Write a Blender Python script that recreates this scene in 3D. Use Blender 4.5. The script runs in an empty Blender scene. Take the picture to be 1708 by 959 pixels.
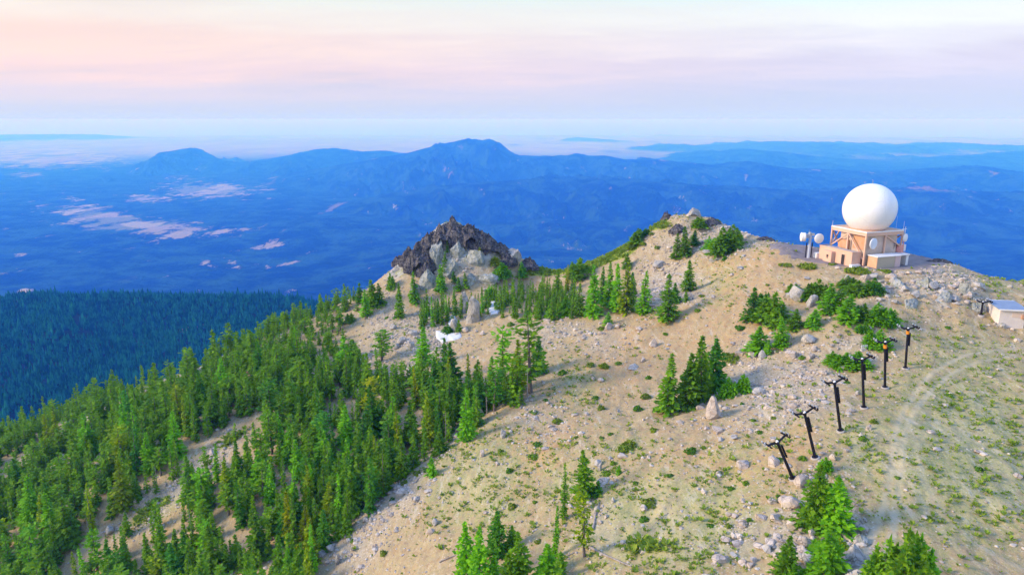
import bpy, math, random
import numpy as np
from mathutils import Vector, Matrix

R = math.radians
random.seed(7)
rng = np.random.default_rng(11)
scene = bpy.context.scene
col = scene.collection

# ------------------------------------------------------------------ camera, sky, sun, exposure
PITCH = R(13.8)
FPX = 1138.0                                   # focal length in photo pixels (1708 wide)
cam_d = bpy.data.cameras.new("camera")
cam = bpy.data.objects.new("camera", cam_d)
col.objects.link(cam)
cam_d.sensor_width = 36.0
cam_d.lens = 36.0 * FPX / 1708.0
cam_d.clip_start = 0.5
cam_d.clip_end = 200000.0
cam.location = (0, 0, 0)
cam.rotation_euler = (R(90) - PITCH, 0, 0)
scene.camera = cam

SUN_EL, SUN_AZ = 24.0, 262.0                   # azimuth clockwise from +Y: the sun stands to the left
world = bpy.data.worlds.new("World")
scene.world = world
world.use_nodes = True
SKY_K = 0.10


def sky_nodes():
    nt = world.node_tree
    nt.nodes.clear()
    N, L = nt.nodes.new, nt.links.new
    out = N("ShaderNodeOutputWorld")
    bg = N("ShaderNodeBackground")
    bg.inputs["Strength"].default_value = SKY_K
    L(bg.outputs[0], out.inputs["Surface"])
    tc = N("ShaderNodeTexCoord")
    sep = N("ShaderNodeSeparateXYZ")
    L(tc.outputs["Generated"], sep.inputs[0])

    def M(op, a, b=None, c=None, clamp=False):
        m = N("ShaderNodeMath")
        m.operation = op
        m.use_clamp = clamp
        for i, v in enumerate((a, b, c)):
            if v is None:
                continue
            if isinstance(v, (int, float)):
                m.inputs[i].default_value = v
            else:
                L(v, m.inputs[i])
        return m.outputs[0]
    zc = M('MAXIMUM', sep.outputs[2], 0.004)
    comb = N("ShaderNodeCombineXYZ")
    L(sep.outputs[0], comb.inputs[0]); L(sep.outputs[1], comb.inputs[1]); L(zc, comb.inputs[2])
    sky = N("ShaderNodeTexSky")
    sky.sky_type = 'NISHITA'
    sky.sun_disc = False
    sky.sun_elevation = R(SUN_EL)
    sky.sun_rotation = R(SUN_AZ)
    sky.altitude = 2200
    sky.air_density = 1.0
    sky.dust_density = 2.0
    L(comb.outputs[0], sky.inputs[0])
    # thin high cloud veil: streaks stretched along the horizon (a flat layer seen from below)
    d = M('ADD', zc, 0.10)
    cx = M('DIVIDE', sep.outputs[0], d)
    cy = M('DIVIDE', sep.outputs[1], d)
    cc = N("ShaderNodeCombineXYZ")
    L(M('MULTIPLY_ADD', cx, 0.5, M('MULTIPLY', cy, 0.12)), cc.inputs[0]); L(cy, cc.inputs[1])
    no = N("ShaderNodeTexNoise")
    no.inputs["Scale"].default_value = 0.85
    no.inputs["Detail"].default_value = 7
    no.inputs["Roughness"].default_value = 0.52
    no.inputs["Distortion"].default_value = 0.8
    L(cc.outputs[0], no.inputs[0])
    no2 = N("ShaderNodeTexNoise")
    no2.inputs["Scale"].default_value = 2.4
    no2.inputs["Detail"].default_value = 8
    no2.inputs["Roughness"].default_value = 0.55
    no2.inputs["Distortion"].default_value = 1.2
    L(cc.outputs[0], no2.inputs[0])
    n1 = M('MULTIPLY_ADD', no.outputs[0], 1.6, -0.8)
    n2 = M('MULTIPLY_ADD', no2.outputs[0], 1.2, -0.6)
    nn = M('ADD', n1, M('MULTIPLY', n2, 0.6))
    nn = M('MULTIPLY', nn, M('MULTIPLY_ADD', zc, 14.0, 0.0, clamp=True))

    def ramp(fac, stops):
        r = N("ShaderNodeValToRGB")
        r.color_ramp.interpolation = 'EASE'
        e = r.color_ramp.elements
        while len(e) < len(stops):
            e.new(0.5)
        for i, (p, c) in enumerate(stops):
            e[i].position = p
            e[i].color = (c[0], c[1], c[2], 1)
        L(fac, r.inputs[0])
        return r.outputs[0]
    # elevation (sin) 0..0.30 onto 0..1, nudged by the streaks
    fac = M('ADD', M('DIVIDE', zc, 0.165), M('MULTIPLY', nn, 0.20), clamp=True)
    veil_r = ramp(fac, SKY_RIGHT)
    veil_l = ramp(fac, SKY_LEFT)
    az = M('MULTIPLY_ADD', sep.outputs[0], -0.95, 0.42)
    az = M('ADD', az, M('MULTIPLY', nn, 0.25), clamp=True)
    mx = N("ShaderNodeMix"); mx.data_type = 'RGBA'
    L(az, mx.inputs[0]); L(veil_r, mx.inputs[6]); L(veil_l, mx.inputs[7])
    sc = N("ShaderNodeVectorMath"); sc.operation = 'SCALE'
    L(mx.outputs[2], sc.inputs[0]); sc.inputs[3].default_value = SKY_GAIN
    # brighter and paler streaks
    st = M('MULTIPLY_ADD', nn, 0.13, 1.0)
    st = M('MULTIPLY', st, M('MAXIMUM', M('MULTIPLY_ADD', sep.outputs[2], 18.0, 1.0, clamp=True), 0.45))
    sc2 = N("ShaderNodeVectorMath"); sc2.operation = 'SCALE'
    L(sc.outputs[0], sc2.inputs[0]); L(st, sc2.inputs[3])
    zen = N("ShaderNodeMapRange"); zen.interpolation_type = 'SMOOTHSTEP'
    zen.inputs[1].default_value = 0.20; zen.inputs[2].default_value = 0.75
    L(zc, zen.inputs[0])
    zm = N("ShaderNodeMix"); zm.data_type = 'RGBA'
    L(zen.outputs[0], zm.inputs[0]); L(sc2.outputs[0], zm.inputs[6])
    zm.inputs[7].default_value = (ZENITH[0], ZENITH[1], ZENITH[2], 1)
    sc2 = zm
    fin = N("ShaderNodeMix"); fin.data_type = 'RGBA'
    fin.inputs[0].default_value = 0.90
    L(sky.outputs[0], fin.inputs[6]); L(zm.outputs[2], fin.inputs[7])
    L(fin.outputs[2], bg.inputs["Color"])


def lin(*c):
    return tuple(((v / 255.0 + 0.055) / 1.055) ** 2.4 if v > 10 else v / 255.0 / 12.92 for v in c)


SKY_GAIN = 8.9
ZENITH = (3.4, 6.0, 13.5)
SKY_RIGHT = [(0.0, lin(192, 214, 244)), (0.12, lin(194, 207, 239)), (0.26, lin(202, 207, 238)), (0.40, lin(218, 214, 238)), (0.58, lin(229, 228, 242)),
             (0.76, lin(238, 242, 245)), (1.0, lin(222, 244, 248))]
SKY_LEFT = [(0.0, lin(194, 214, 242)), (0.08, lin(200, 209, 234)), (0.20, lin(222, 212, 228)), (0.35, lin(246, 216, 216)), (0.60, lin(252, 220, 208)),
            (0.80, lin(244, 230, 220)), (1.0, lin(238, 242, 230))]
sky_nodes()

sun_d = bpy.data.lights.new("sun", 'SUN')
sun_d.energy = 3.5
sun_d.angle = R(17)
sun_d.color = (1.0, 0.81, 0.61)
sun = bpy.data.objects.new("sun", sun_d)
col.objects.link(sun)
sd = Vector((math.sin(R(SUN_AZ)) * math.cos(R(SUN_EL)), math.cos(R(SUN_AZ)) * math.cos(R(SUN_EL)), math.sin(R(SUN_EL))))
sun.rotation_euler = sd.to_track_quat('Z', 'Y').to_euler()
sun.location = (-60, 60, 60)

scene.view_settings.view_transform = 'Standard'
scene.view_settings.look = 'None'
scene.view_settings.exposure = 0.35
scene.view_settings.gamma = 1
scene.view_settings.use_curve_mapping = False
scene.cycles.max_bounces = 8
scene.cycles.diffuse_bounces = 3
scene.cycles.glossy_bounces = 2
scene.cycles.transmission_bounces = 2
scene.cycles.transparent_max_bounces = 4
scene.cycles.volume_bounces = 5

# ------------------------------------------------------------------ numeric helpers
cP, sP = math.cos(PITCH), math.sin(PITCH)


def ray(px, py):
    u = (np.asarray(px, float) - 854) / FPX
    v = (np.asarray(py, float) - 479.5) / FPX
    return np.stack([u, cP - v * sP, -sP - v * cP], -1)


def at(px, py, Y):
    """world point seen at a photo pixel at forward distance Y"""
    d = ray(px, py)
    return d * (np.asarray(Y, float) / d[..., 1])[..., None]


def project(x, y, z):
    dep = np.maximum(y * cP - z * sP, 1e-3)
    return 854 + FPX * x / dep, 479.5 + FPX * (-(y * sP + z * cP)) / dep, dep


def sstep(a, b, x):
    t = np.clip((x - a) / (b - a), 0, 1)
    return t * t * (3 - 2 * t)


def _hash(ix, iy, s):
    h = (ix.astype(np.int64) * 374761393 + iy.astype(np.int64) * 668265263 + s * 982451653) & 0xFFFFFFFF
    h = ((h ^ (h >> 13)) * 1274126177) & 0xFFFFFFFF
    h = (h ^ (h >> 16)) & 0xFFFFFF
    return h / float(0xFFFFFF)


def vnoise(x, y, s=0):
    ix, iy = np.floor(x), np.floor(y)
    fx, fy = x - ix, y - iy
    fx = fx * fx * (3 - 2 * fx); fy = fy * fy * (3 - 2 * fy)
    a = _hash(ix, iy, s); b = _hash(ix + 1, iy, s)
    c = _hash(ix, iy + 1, s); d = _hash(ix + 1, iy + 1, s)
    return (a * (1 - fx) + b * fx) * (1 - fy) + (c * (1 - fx) + d * fx) * fy


def fbm(x, y, s=0, o=4, g=0.5):
    t = np.zeros(np.broadcast(x, y).shape); a = 1.0; n = 0
    for i in range(o):
        t = t + a * (vnoise(x * 2 ** i * 1.0 + 17.3 * i, y * 2 ** i - 9.1 * i, s + i) * 2 - 1)
        n += a; a *= g
    return t / n


def ridged(x, y, s=0, o=4, g=0.55):
    t = np.zeros(np.broadcast(x, y).shape); a = 1.0; n = 0
    for i in range(o):
        t = t + a * (1 - np.abs(vnoise(x * 2 ** i + 31.7 * i, y * 2 ** i + 5.3 * i, s + i) * 2 - 1))
        n += a; a *= g
    return t / n


# ------------------------------------------------------------------ the shape of the land
CP = [  # photo x, photo y, forward distance of points read off the mountain
    (1550, 950, 55), (1700, 950, 56), (1400, 950, 56), (1250, 950, 59), (1100, 950, 62), (900, 950, 70), (750, 950, 78), (600, 950, 88), (450, 950, 97),
    (300, 950, 106), (150, 950, 114), (0, 950, 121),
    (1500, 1100, 44), (1200, 1100, 48), (900, 1100, 56), (600, 1100, 70), (300, 1100, 84), (0, 1100, 98),
    (1323, 800, 72), (1360, 765, 76), (1402, 720, 81), (1441, 682, 88), (1476, 647, 96), (1510, 615, 103),
    (1600, 800, 69), (1700, 800, 70), (1600, 700, 84), (1700, 650, 94), (1600, 610, 103), (1690, 550, 117), (1640, 540, 119), (1560, 550, 117),
    (1200, 750, 85), (1200, 850, 71), (1050, 850, 76), (1050, 760, 90), (900, 850, 84), (750, 850, 92), (650, 850, 98),
    (900, 750, 100), (800, 720, 110), (1000, 680, 112), (1000, 600, 133), (900, 640, 126), (1100, 620, 123), (1180, 660, 108), (1280, 640, 106),
    (1280, 560, 123), (1350, 600, 110), (1420, 600, 108), (1400, 540, 118), (1480, 540, 117), (1440, 485, 130), (1330, 510, 131), (1200, 520, 138), (1100, 530, 145),
    (1250, 440, 155), (1200, 460, 160), (1120, 460, 176), (1060, 470, 182), (1000, 500, 168), (900, 530, 168), (850, 560, 160),
    (870, 468, 205), (930, 458, 205), (980, 440, 203), (1020, 428, 201), (1050, 405, 200), (1080, 385, 200), (1110, 368, 200), (1160, 357, 200), (1210, 374, 195), (1250, 390, 186),
    (1290, 404, 176), (1240, 410, 176), (1180, 400, 186), (1120, 420, 186), (1180, 430, 172),
    (1330, 411, 170), (1280, 416, 160), (1380, 435, 148), (1340, 431, 150), (1500, 450, 139), (1440, 452, 139), (1560, 436, 148), (1500, 418, 160), (1420, 416, 163),
    (1600, 440, 146), (1625, 462, 140), (1580, 480, 128), (1620, 520, 121), (1530, 500, 125), (1660, 470, 146), (1708, 476, 150), (1760, 486, 150), (1760, 600, 104),
    (1900, 700, 84), (1900, 500, 140), (1900, 900, 60),
    (755, 372, 215), (720, 392, 215), (690, 424, 215), (665, 440, 216), (640, 462, 216), (785, 386, 214), (815, 402, 212), (840, 420, 211), (870, 438, 208), (890, 448, 208),
    (745, 430, 206), (740, 480, 200), (800, 480, 198), (700, 500, 198), (780, 440, 204), (830, 460, 202), (760, 530, 182), (820, 520, 180), (700, 550, 178),
    (750, 570, 170), (700, 610, 156), (640, 540, 188), (620, 600, 168), (600, 490, 216), (560, 512, 216), (500, 538, 215), (440, 562, 210), (400, 582, 206), (345, 606, 203), (300, 624, 200),
    (200, 662, 196), (100, 702, 193), (0, 738, 189), (-120, 790, 186), (-250, 850, 180),
    (560, 580, 182), (500, 620, 165), (400, 700, 142), (550, 700, 136), (700, 750, 118), (700, 680, 133), (600, 850, 102), (400, 850, 112), (500, 780, 121),
    (200, 800, 131), (100, 900, 121), (250, 700, 160), (100, 790, 146), (300, 640, 183), (0, 800, 160), (-150, 950, 130), (-300, 950, 140), (-300, 1100, 118),
]
crest = [(1900, 500, 150), (1760, 486, 150), (1708, 476, 150), (1625, 462, 140), (1600, 440, 150), (1560, 436, 152), (1500, 418, 162), (1420, 416, 166), (1330, 411, 172), (1290, 404, 178), (1250, 390, 188),
         (1210, 374, 196), (1160, 357, 201), (1110, 368, 202), (1050, 405, 202), (1020, 428, 202), (980, 440, 204), (930, 458, 206), (870, 468, 206), (840, 420, 213), (815, 402, 213), (785, 386, 215),
         (755, 372, 216), (720, 392, 216), (690, 424, 216), (640, 462, 217), (560, 512, 217), (500, 538, 216), (440, 562, 212), (345, 606, 205), (300, 624, 202),
         (200, 662, 198), (100, 702, 195), (0, 738, 191), (-120, 790, 188), (-250, 850, 182)]
_pts = [at(a, b, c) for a, b, c in CP]
for a, b, c in crest:
    p = at(a, b, c)
    if a > 700 or a < 0:
        pass
    dirn = np.array([p[0], p[1]]) / math.hypot(p[0], p[1])
    for dd, fall in ((26, 19), (70, 58), (150, 128), (300, 262)):
        q = p.copy(); q[:2] += dirn * dd
        q[2] = p[2] - fall
        _pts.append(q)
_pts = np.array(_pts)


def _tps_fit(P, lam):
    xy = P[:, :2] / 100.0
    d2 = ((xy[:, None] - xy[None]) ** 2).sum(-1)
    K = np.where(d2 > 0, 0.5 * d2 * np.log(np.maximum(d2, 1e-12)), 0) + lam * np.eye(len(P))
    A = np.c_[np.ones(len(P)), xy]
    Z = np.zeros((3, 3))
    S = np.block([[K, A], [A.T, Z]])
    return np.linalg.solve(S, np.r_[P[:, 2], 0, 0, 0]), xy


_W, _XY = _tps_fit(_pts, 0.0006)


def near_z(x, y):
    x = np.asarray(x, float).ravel() / 100; y = np.asarray(y, float).ravel() / 100
    out = np.empty(x.shape)
    for i in range(0, len(x), 40000):
        a, b = x[i:i + 40000, None], y[i:i + 40000, None]
        d2 = (a - _XY[:, 0]) ** 2 + (b - _XY[:, 1]) ** 2
        K = 0.5 * d2 * np.log(np.maximum(d2, 1e-12))
        out[i:i + 40000] = K @ _W[:-3] + _W[-3] + a[:, 0] * _W[-2] + b[:, 0] * _W[-1]
    return out


VALLEY = -1450.0
RIDGES = [  # crest points (photo x, photo y), forward distance at left and right end, front slope, width, noise
    # the long dark ridge with the big mountain
    ([(330, 345), (380, 322), (421, 303), (491, 288), (562, 276), (600, 269), (640, 262), (682, 255), (715, 246), (743, 239), (765, 235), (780, 232), (796, 236), (815, 236), (832, 241), (850, 253), (866, 260), (903, 262),
      (940, 262), (961, 257), (985, 262), (1010, 260), (1043, 266), (1092, 266), (1116, 268), (1145, 272), (1207, 277), (1230, 272), (1256, 270), (1280, 276), (1330, 283), (1380, 284), (1420, 286), (1480, 290), (1540, 283),
      (1600, 281), (1650, 278), (1680, 284), (1708, 291), (1800, 300), (2000, 300)], 17500, 15000, 0.16, 500),
    # cone hill and its neighbour, behind on the left
    ([(-300, 320), (0, 305), (98, 295), (160, 287), (210, 280), (246, 267), (265, 259), (281, 252), (302, 248), (323, 249), (333, 253), (344, 260), (369, 267), (404, 269), (456, 264), (480, 259), (509, 253), (530, 249), (541, 248),
      (560, 250), (597, 253), (640, 252), (680, 257), (760, 270)], 20500, 21500, 0.15, 500),
    # nearer low ridge across the middle
    ([(380, 385), (480, 362), (560, 344), (640, 325), (720, 313), (764, 308), (821, 306), (928, 300), (1050, 304), (1200, 312), (1400, 318), (1560, 316), (1708, 322), (2000, 330)], 11500, 10500, 0.16, 500),
    ([(560, 430), (700, 395), (900, 372), (1100, 366), (1300, 372), (1500, 362), (1700, 372), (2000, 372)], 8600, 8600, 0.16, 400),
    ([(-200, 345), (0, 338), (120, 330), (200, 332), (280, 345)], 13500, 13500, 0.10, 500),
    # far ranges
    ([(760, 262), (860, 250), (900, 243), (940, 234), (969, 230), (1010, 233), (1060, 236), (1120, 242), (1300, 246), (1500, 250)], 46000, 46000, 0.05, 1500),
    ([(850, 262), (900, 252), (930, 253), (1000, 258), (1060, 246), (1130, 241), (1180, 244), (1240, 238), (1300, 236), (1370, 236), (1400, 242), (1450, 237), (1480, 242), (1550, 242), (1620, 239), (1660, 242), (1708, 243), (2000, 240)], 33000, 33000, 0.055, 1200),
    ([(1080, 270), (1150, 258), (1200, 252), (1240, 249), (1290, 252), (1340, 258), (1400, 264), (1470, 268), (1560, 262), (1708, 256), (2000, 256)], 24000, 24000, 0.08, 900),
    ([(-300, 232), (0, 225), (120, 224), (180, 227), (260, 236), (330, 240)], 52000, 52000, 0.06, 900),
]
_RC = []
for pts, ya, yb, s, w in RIDGES:
    n = len(pts)
    q = np.array([at(a, b, ya + (yb - ya) * i / (n - 1)) for i, (a, b) in enumerate(pts)])
    _RC.append((q[:, 0], q[:, 1], q[:, 2], s, w))


def smax(a, b, k):
    h = np.clip(0.5 + 0.5 * (a - b) / k, 0, 1)
    return b * (1 - h) + a * h + k * h * (1 - h)


def far_z(x, y):
    amp = sstep(2500, 8000, y)
    z = VALLEY + 6 + 150 * amp * np.clip(fbm(x / 2300, y / 2300, 3, 5) + 0.12, 0, 2) * (0.35 + 0.65 * sstep(-6500, -1500, x))
    for i, (X, Y, Z, s, w) in enumerate(_RC):
        yc = np.interp(x, X, Y); zc = np.interp(x, X, Z)
        taper = 260 * (sstep(X[0] + 600, X[0] - 600, x) + sstep(X[-1] - 600, X[-1] + 600, x))
        D = 0.045 * yc
        yc = yc + (fbm(x / 2600, y / 90000, 40 + i, 3)) * D
        d = y - yc
        k = np.clip((np.abs(d) / (0.09 * yc)), 0, 1)
        spur = (ridged(x / (0.055 * yc) + 0.5 * y / (0.11 * yc), y / (0.12 * yc), 60 + i, 5) - 0.75) * (zc - VALLEY) * 1.5 * k
        jag = fbm(x / 420, y / 420, 80 + i, 3) * 0.0009 * yc
        r = zc + jag - taper - s * (np.sqrt(d * d + w * w) - w) + spur
        z = smax(r, z, 40)
    # wooded shoulder below the mountain on the left
    X = np.array([-2600, -1300, -1000, -700, -500, -350, -200, 0, 300, 900]); Zc = np.array([-470, -438, -428, -440, -452, -452, -458, -470, -560, -760])
    zc = np.interp(x, X, Zc)
    d = y - (1650 + 60 * fbm(x / 300, y / 9000, 5, 2))
    fh = zc - np.where(d > 0, 0.5 * (np.sqrt(d * d + 80 ** 2) - 80), 0.05 * (-d)) + 26 * fbm(x / 260, y / 260, 9, 4)
    fh = fh - 0.32 * np.maximum(0, 950 - y)
    z = smax(fh, z, 60)
    return z


def crag_mask(x, y):
    X, Y = at(755, 372, 215)[:2], None
    cx, cy = X[0], X[1]
    dx = (x - cx); dy = (y - (cy - 1.5))
    m = np.exp(-((dx / 20.0) ** 2 + (dy / 9.0) ** 2) ** 1.3)
    return m


def knoll_mask(x, y):
    p = at(1150, 360, 200)
    return np.exp(-(((x - p[0]) / 16) ** 2 + ((y - p[1]) / 10) ** 2))


def padslope_mask(x, y):
    p = at(1560, 490, 127); q = at(1620, 470, 135)
    return np.clip(np.exp(-(((x - p[0]) / 12) ** 2 + ((y - p[1]) / 9) ** 2)) + np.exp(-(((x - q[0]) / 6) ** 2 + ((y - q[1]) / 8) ** 2)), 0, 1)


PADC = (at(1445, 430, 149)[0] + 1, 150.0)
PADZ = -30.6


def height(x, y):
    x = np.asarray(x, float); y = np.asarray(y, float)
    shp = x.shape
    x = x.ravel(); y = y.ravel()
    r = np.hypot(x, y)
    z = np.empty(x.shape)
    nm = r < 700
    fm = r > 330
    zf = np.zeros(x.shape)
    if fm.any():
        zf[fm] = far_z(x[fm], y[fm])
    zn = np.zeros(x.shape)
    if nm.any():
        xn, yn = x[nm], y[nm]
        a = near_z(xn, yn)
        # level pad under the radar station
        e = np.hypot((xn - PADC[0]) / 17.0, (yn - PADC[1]) / 10.5)
        m = 1 - sstep(0.75, 1.25, e)
        a = a * (1 - m) + PADZ * m
        soft = 1 - m
        a = a + soft * (0.50 * fbm(xn / 7, yn / 7, 21, 4) + 0.20 * fbm(xn / 1.6, yn / 1.6, 22, 4, 0.6) + 0.25 * fbm((xn * 0.86 - yn * 0.5) / 2.2, (xn * 0.5 + yn * 0.86) / 9, 23, 3))
        c = crag_mask(xn, yn)
        rot = xn * 0.8 + yn * 0.35
        a = a + c * 3.6 * (ridged(rot / 5.0, (yn - 0.3 * xn) / 4.0, 31, 5, 0.6) - 0.62)
        k = knoll_mask(xn, yn)
        a = a + k * 1.6 * (ridged(xn / 5, yn / 4, 35, 4, 0.6) - 0.7)
        ps = padslope_mask(xn, yn) * soft
        a = a + ps * 1.3 * (ridged((xn + yn) / 3.2, (yn - xn) / 6, 37, 4, 0.6) - 0.7)
        fall = sstep(215, 300, np.hypot(xn, yn))
        a = a + fall * 5 * fbm(xn / 30, yn / 30, 38, 4)
        zn[nm] = a
    w = sstep(380, 640, r)
    z = zn * (1 - w) + zf * w
    z = np.where(r <= 330, zn, z)
    z = np.where(r >= 700, zf, z)
    return z.reshape(shp)


def ground(px, py, tmax=420.0):
    """world points where the rays through photo pixels meet the land"""
    px = np.atleast_1d(np.asarray(px, float)); py = np.atleast_1d(np.asarray(py, float))
    d = ray(px, py)
    Y = np.linspace(30, tmax, 420)
    k = Y[None] / d[:, 1:2]
    X = d[:, 0:1] * k; Zr = d[:, 2:3] * k
    H = height(X, np.broadcast_to(Y[None], X.shape))
    below = Zr <= H
    i = below.argmax(1)
    ok = below.any(1)
    i = np.where(ok, i, len(Y) - 1)
    i0 = np.maximum(i - 1, 0)
    ar = np.arange(len(px))
    a = Zr[ar, i0] - H[ar, i0]; b = H[ar, i] - Zr[ar, i]
    t = np.where(ok, a / np.maximum(a + b, 1e-6), 1)
    yy = Y[i0] + (Y[i] - Y[i0]) * t
    p = d * (yy / d[:, 1])[:, None]
    p[:, 2] = height(p[:, 0], p[:, 1])
    return p, ok


# ------------------------------------------------------------------ mesh helpers
def mesh_np(name, V, F, mat=None, smooth=False, uvattr=None):
    """V (n,3); F (m,k) with one face size"""
    me = bpy.data.meshes.new(name)
    V = np.asarray(V, np.float32); F = np.asarray(F, np.int32)
    me.vertices.add(len(V)); me.vertices.foreach_set("co", V.ravel())
    k = F.shape[1]
    me.loops.add(F.size); me.loops.foreach_set("vertex_index", F.ravel())
    me.polygons.add(len(F))
    me.polygons.foreach_set("loop_start", np.arange(0, F.size, k, dtype=np.int32))
    me.polygons.foreach_set("use_smooth", np.full(len(F), smooth))
    me.update(calc_edges=True)
    if mat:
        me.materials.append(mat)
    return me


def link(name, me, parent=None):
    o = bpy.data.objects.new(name, me)
    col.objects.link(o)
    if parent is not None:
        o.parent = parent
    return o


def tag(o, label=None, cat=None, group=None, kind=None):
    if label: o["label"] = label
    if cat: o["category"] = cat
    if group: o["group"] = group
    if kind: o["kind"] = kind
    return o


def empty(name, loc, rz=0.0):
    o = bpy.data.objects.new(name, None)
    o.empty_display_size = 0.3
    col.objects.link(o)
    o.location = loc
    o.rotation_euler = (0, 0, rz)
    return o


class MB:
    """collects shapes, builds them as one mesh object"""
    def __init__(s):
        s.v = []; s.f = []; s.sm = []

    def add(s, verts, faces, smooth=False):
        o = len(s.v)
        s.v += [tuple(v) for v in verts]
        s.f += [tuple(i + o for i in f) for f in faces]
        s.sm += [smooth] * len(faces)
        return s

    def box(s, x0, x1, y0, y1, z0, z1):
        v = [(x0, y0, z0), (x1, y0, z0), (x1, y1, z0), (x0, y1, z0), (x0, y0, z1), (x1, y0, z1), (x1, y1, z1), (x0, y1, z1)]
        return s.add(v, [(0, 3, 2, 1), (4, 5, 6, 7), (0, 1, 5, 4), (1, 2, 6, 5), (2, 3, 7, 6), (3, 0, 4, 7)])

    def bar(s, a, b, w, h=None):
        """square-section bar from a to b"""
        h = h or w
        a, b = Vector(a), Vector(b)
        d = (b - a).normalized()
        up = Vector((0, 0, 1)) if abs(d.z) < 0.95 else Vector((0, 1, 0))
        r = d.cross(up).normalized(); u = r.cross(d)
        v = []
        for p in (a, b):
            for i, j in ((-1, -1), (1, -1), (1, 1), (-1, 1)):
                v.append(p + r * (i * w / 2) + u * (j * h / 2))
        return s.add(v, [(0, 3, 2, 1), (4, 5, 6, 7), (0, 1, 5, 4), (1, 2, 6, 5), (2, 3, 7, 6), (3, 0, 4, 7)])

    def tube(s, a, b, r0, r1=None, n=12, smooth=True):
        r1 = r0 if r1 is None else r1
        a, b = Vector(a), Vector(b)
        d = (b - a).normalized()
        up = Vector((0, 0, 1)) if abs(d.z) < 0.95 else Vector((0, 1, 0))
        r = d.cross(up).normalized(); u = r.cross(d)
        v = []
        for p, q in ((a, r0), (b, r1)):
            for i in range(n):
                t = 2 * math.pi * i / n
                v.append(p + r * (math.cos(t) * q) + u * (math.sin(t) * q))
        o = len(s.v)
        s.add(v, [(i, (i + 1) % n, n + (i + 1) % n, n + i) for i in range(n)], smooth)
        s.add(v, [tuple(range(n - 1, -1, -1)), tuple(range(n, 2 * n))])
        return s

    def lathe(s, prof, n=24, M=None, smooth=True, cap=True):
        """prof: [(r, z)...]"""
        v = []
        for r, z in prof:
            for i in range(n):
                t = 2 * math.pi * i / n
                p = Vector((r * math.cos(t), r * math.sin(t), z))
                v.append(M @ p if M else p)
        f = []
        for k in range(len(prof) - 1):
            for i in range(n):
                j = (i + 1) % n
                f.append((k * n + i, k * n + j, (k + 1) * n + j, (k + 1) * n + i))
        s.add(v, f, smooth)
        return s

    def build(s, name, mat, parent=None):
        me = bpy.data.meshes.new(name)
        me.from_pydata(s.v, [], s.f)
        me.polygons.foreach_set("use_smooth", s.sm)
        me.update()
        if mat:
            me.materials.append(mat)
        return link(name, me, parent)


def copy_tree(o, parent=None):
    c = o.copy(); col.objects.link(c)
    if parent is not None:
        c.parent = parent
    for ch in list(KIDS.get(o.name, ())):
        copy_tree(ch, c)
    return c


KIDS = {}


def note_kids(o):
    """remember a prototype's children by name (Object.children is slow in large scenes)"""
    KIDS[o.name] = list(o.children)
    for c in o.children:
        note_kids(c)


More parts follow.
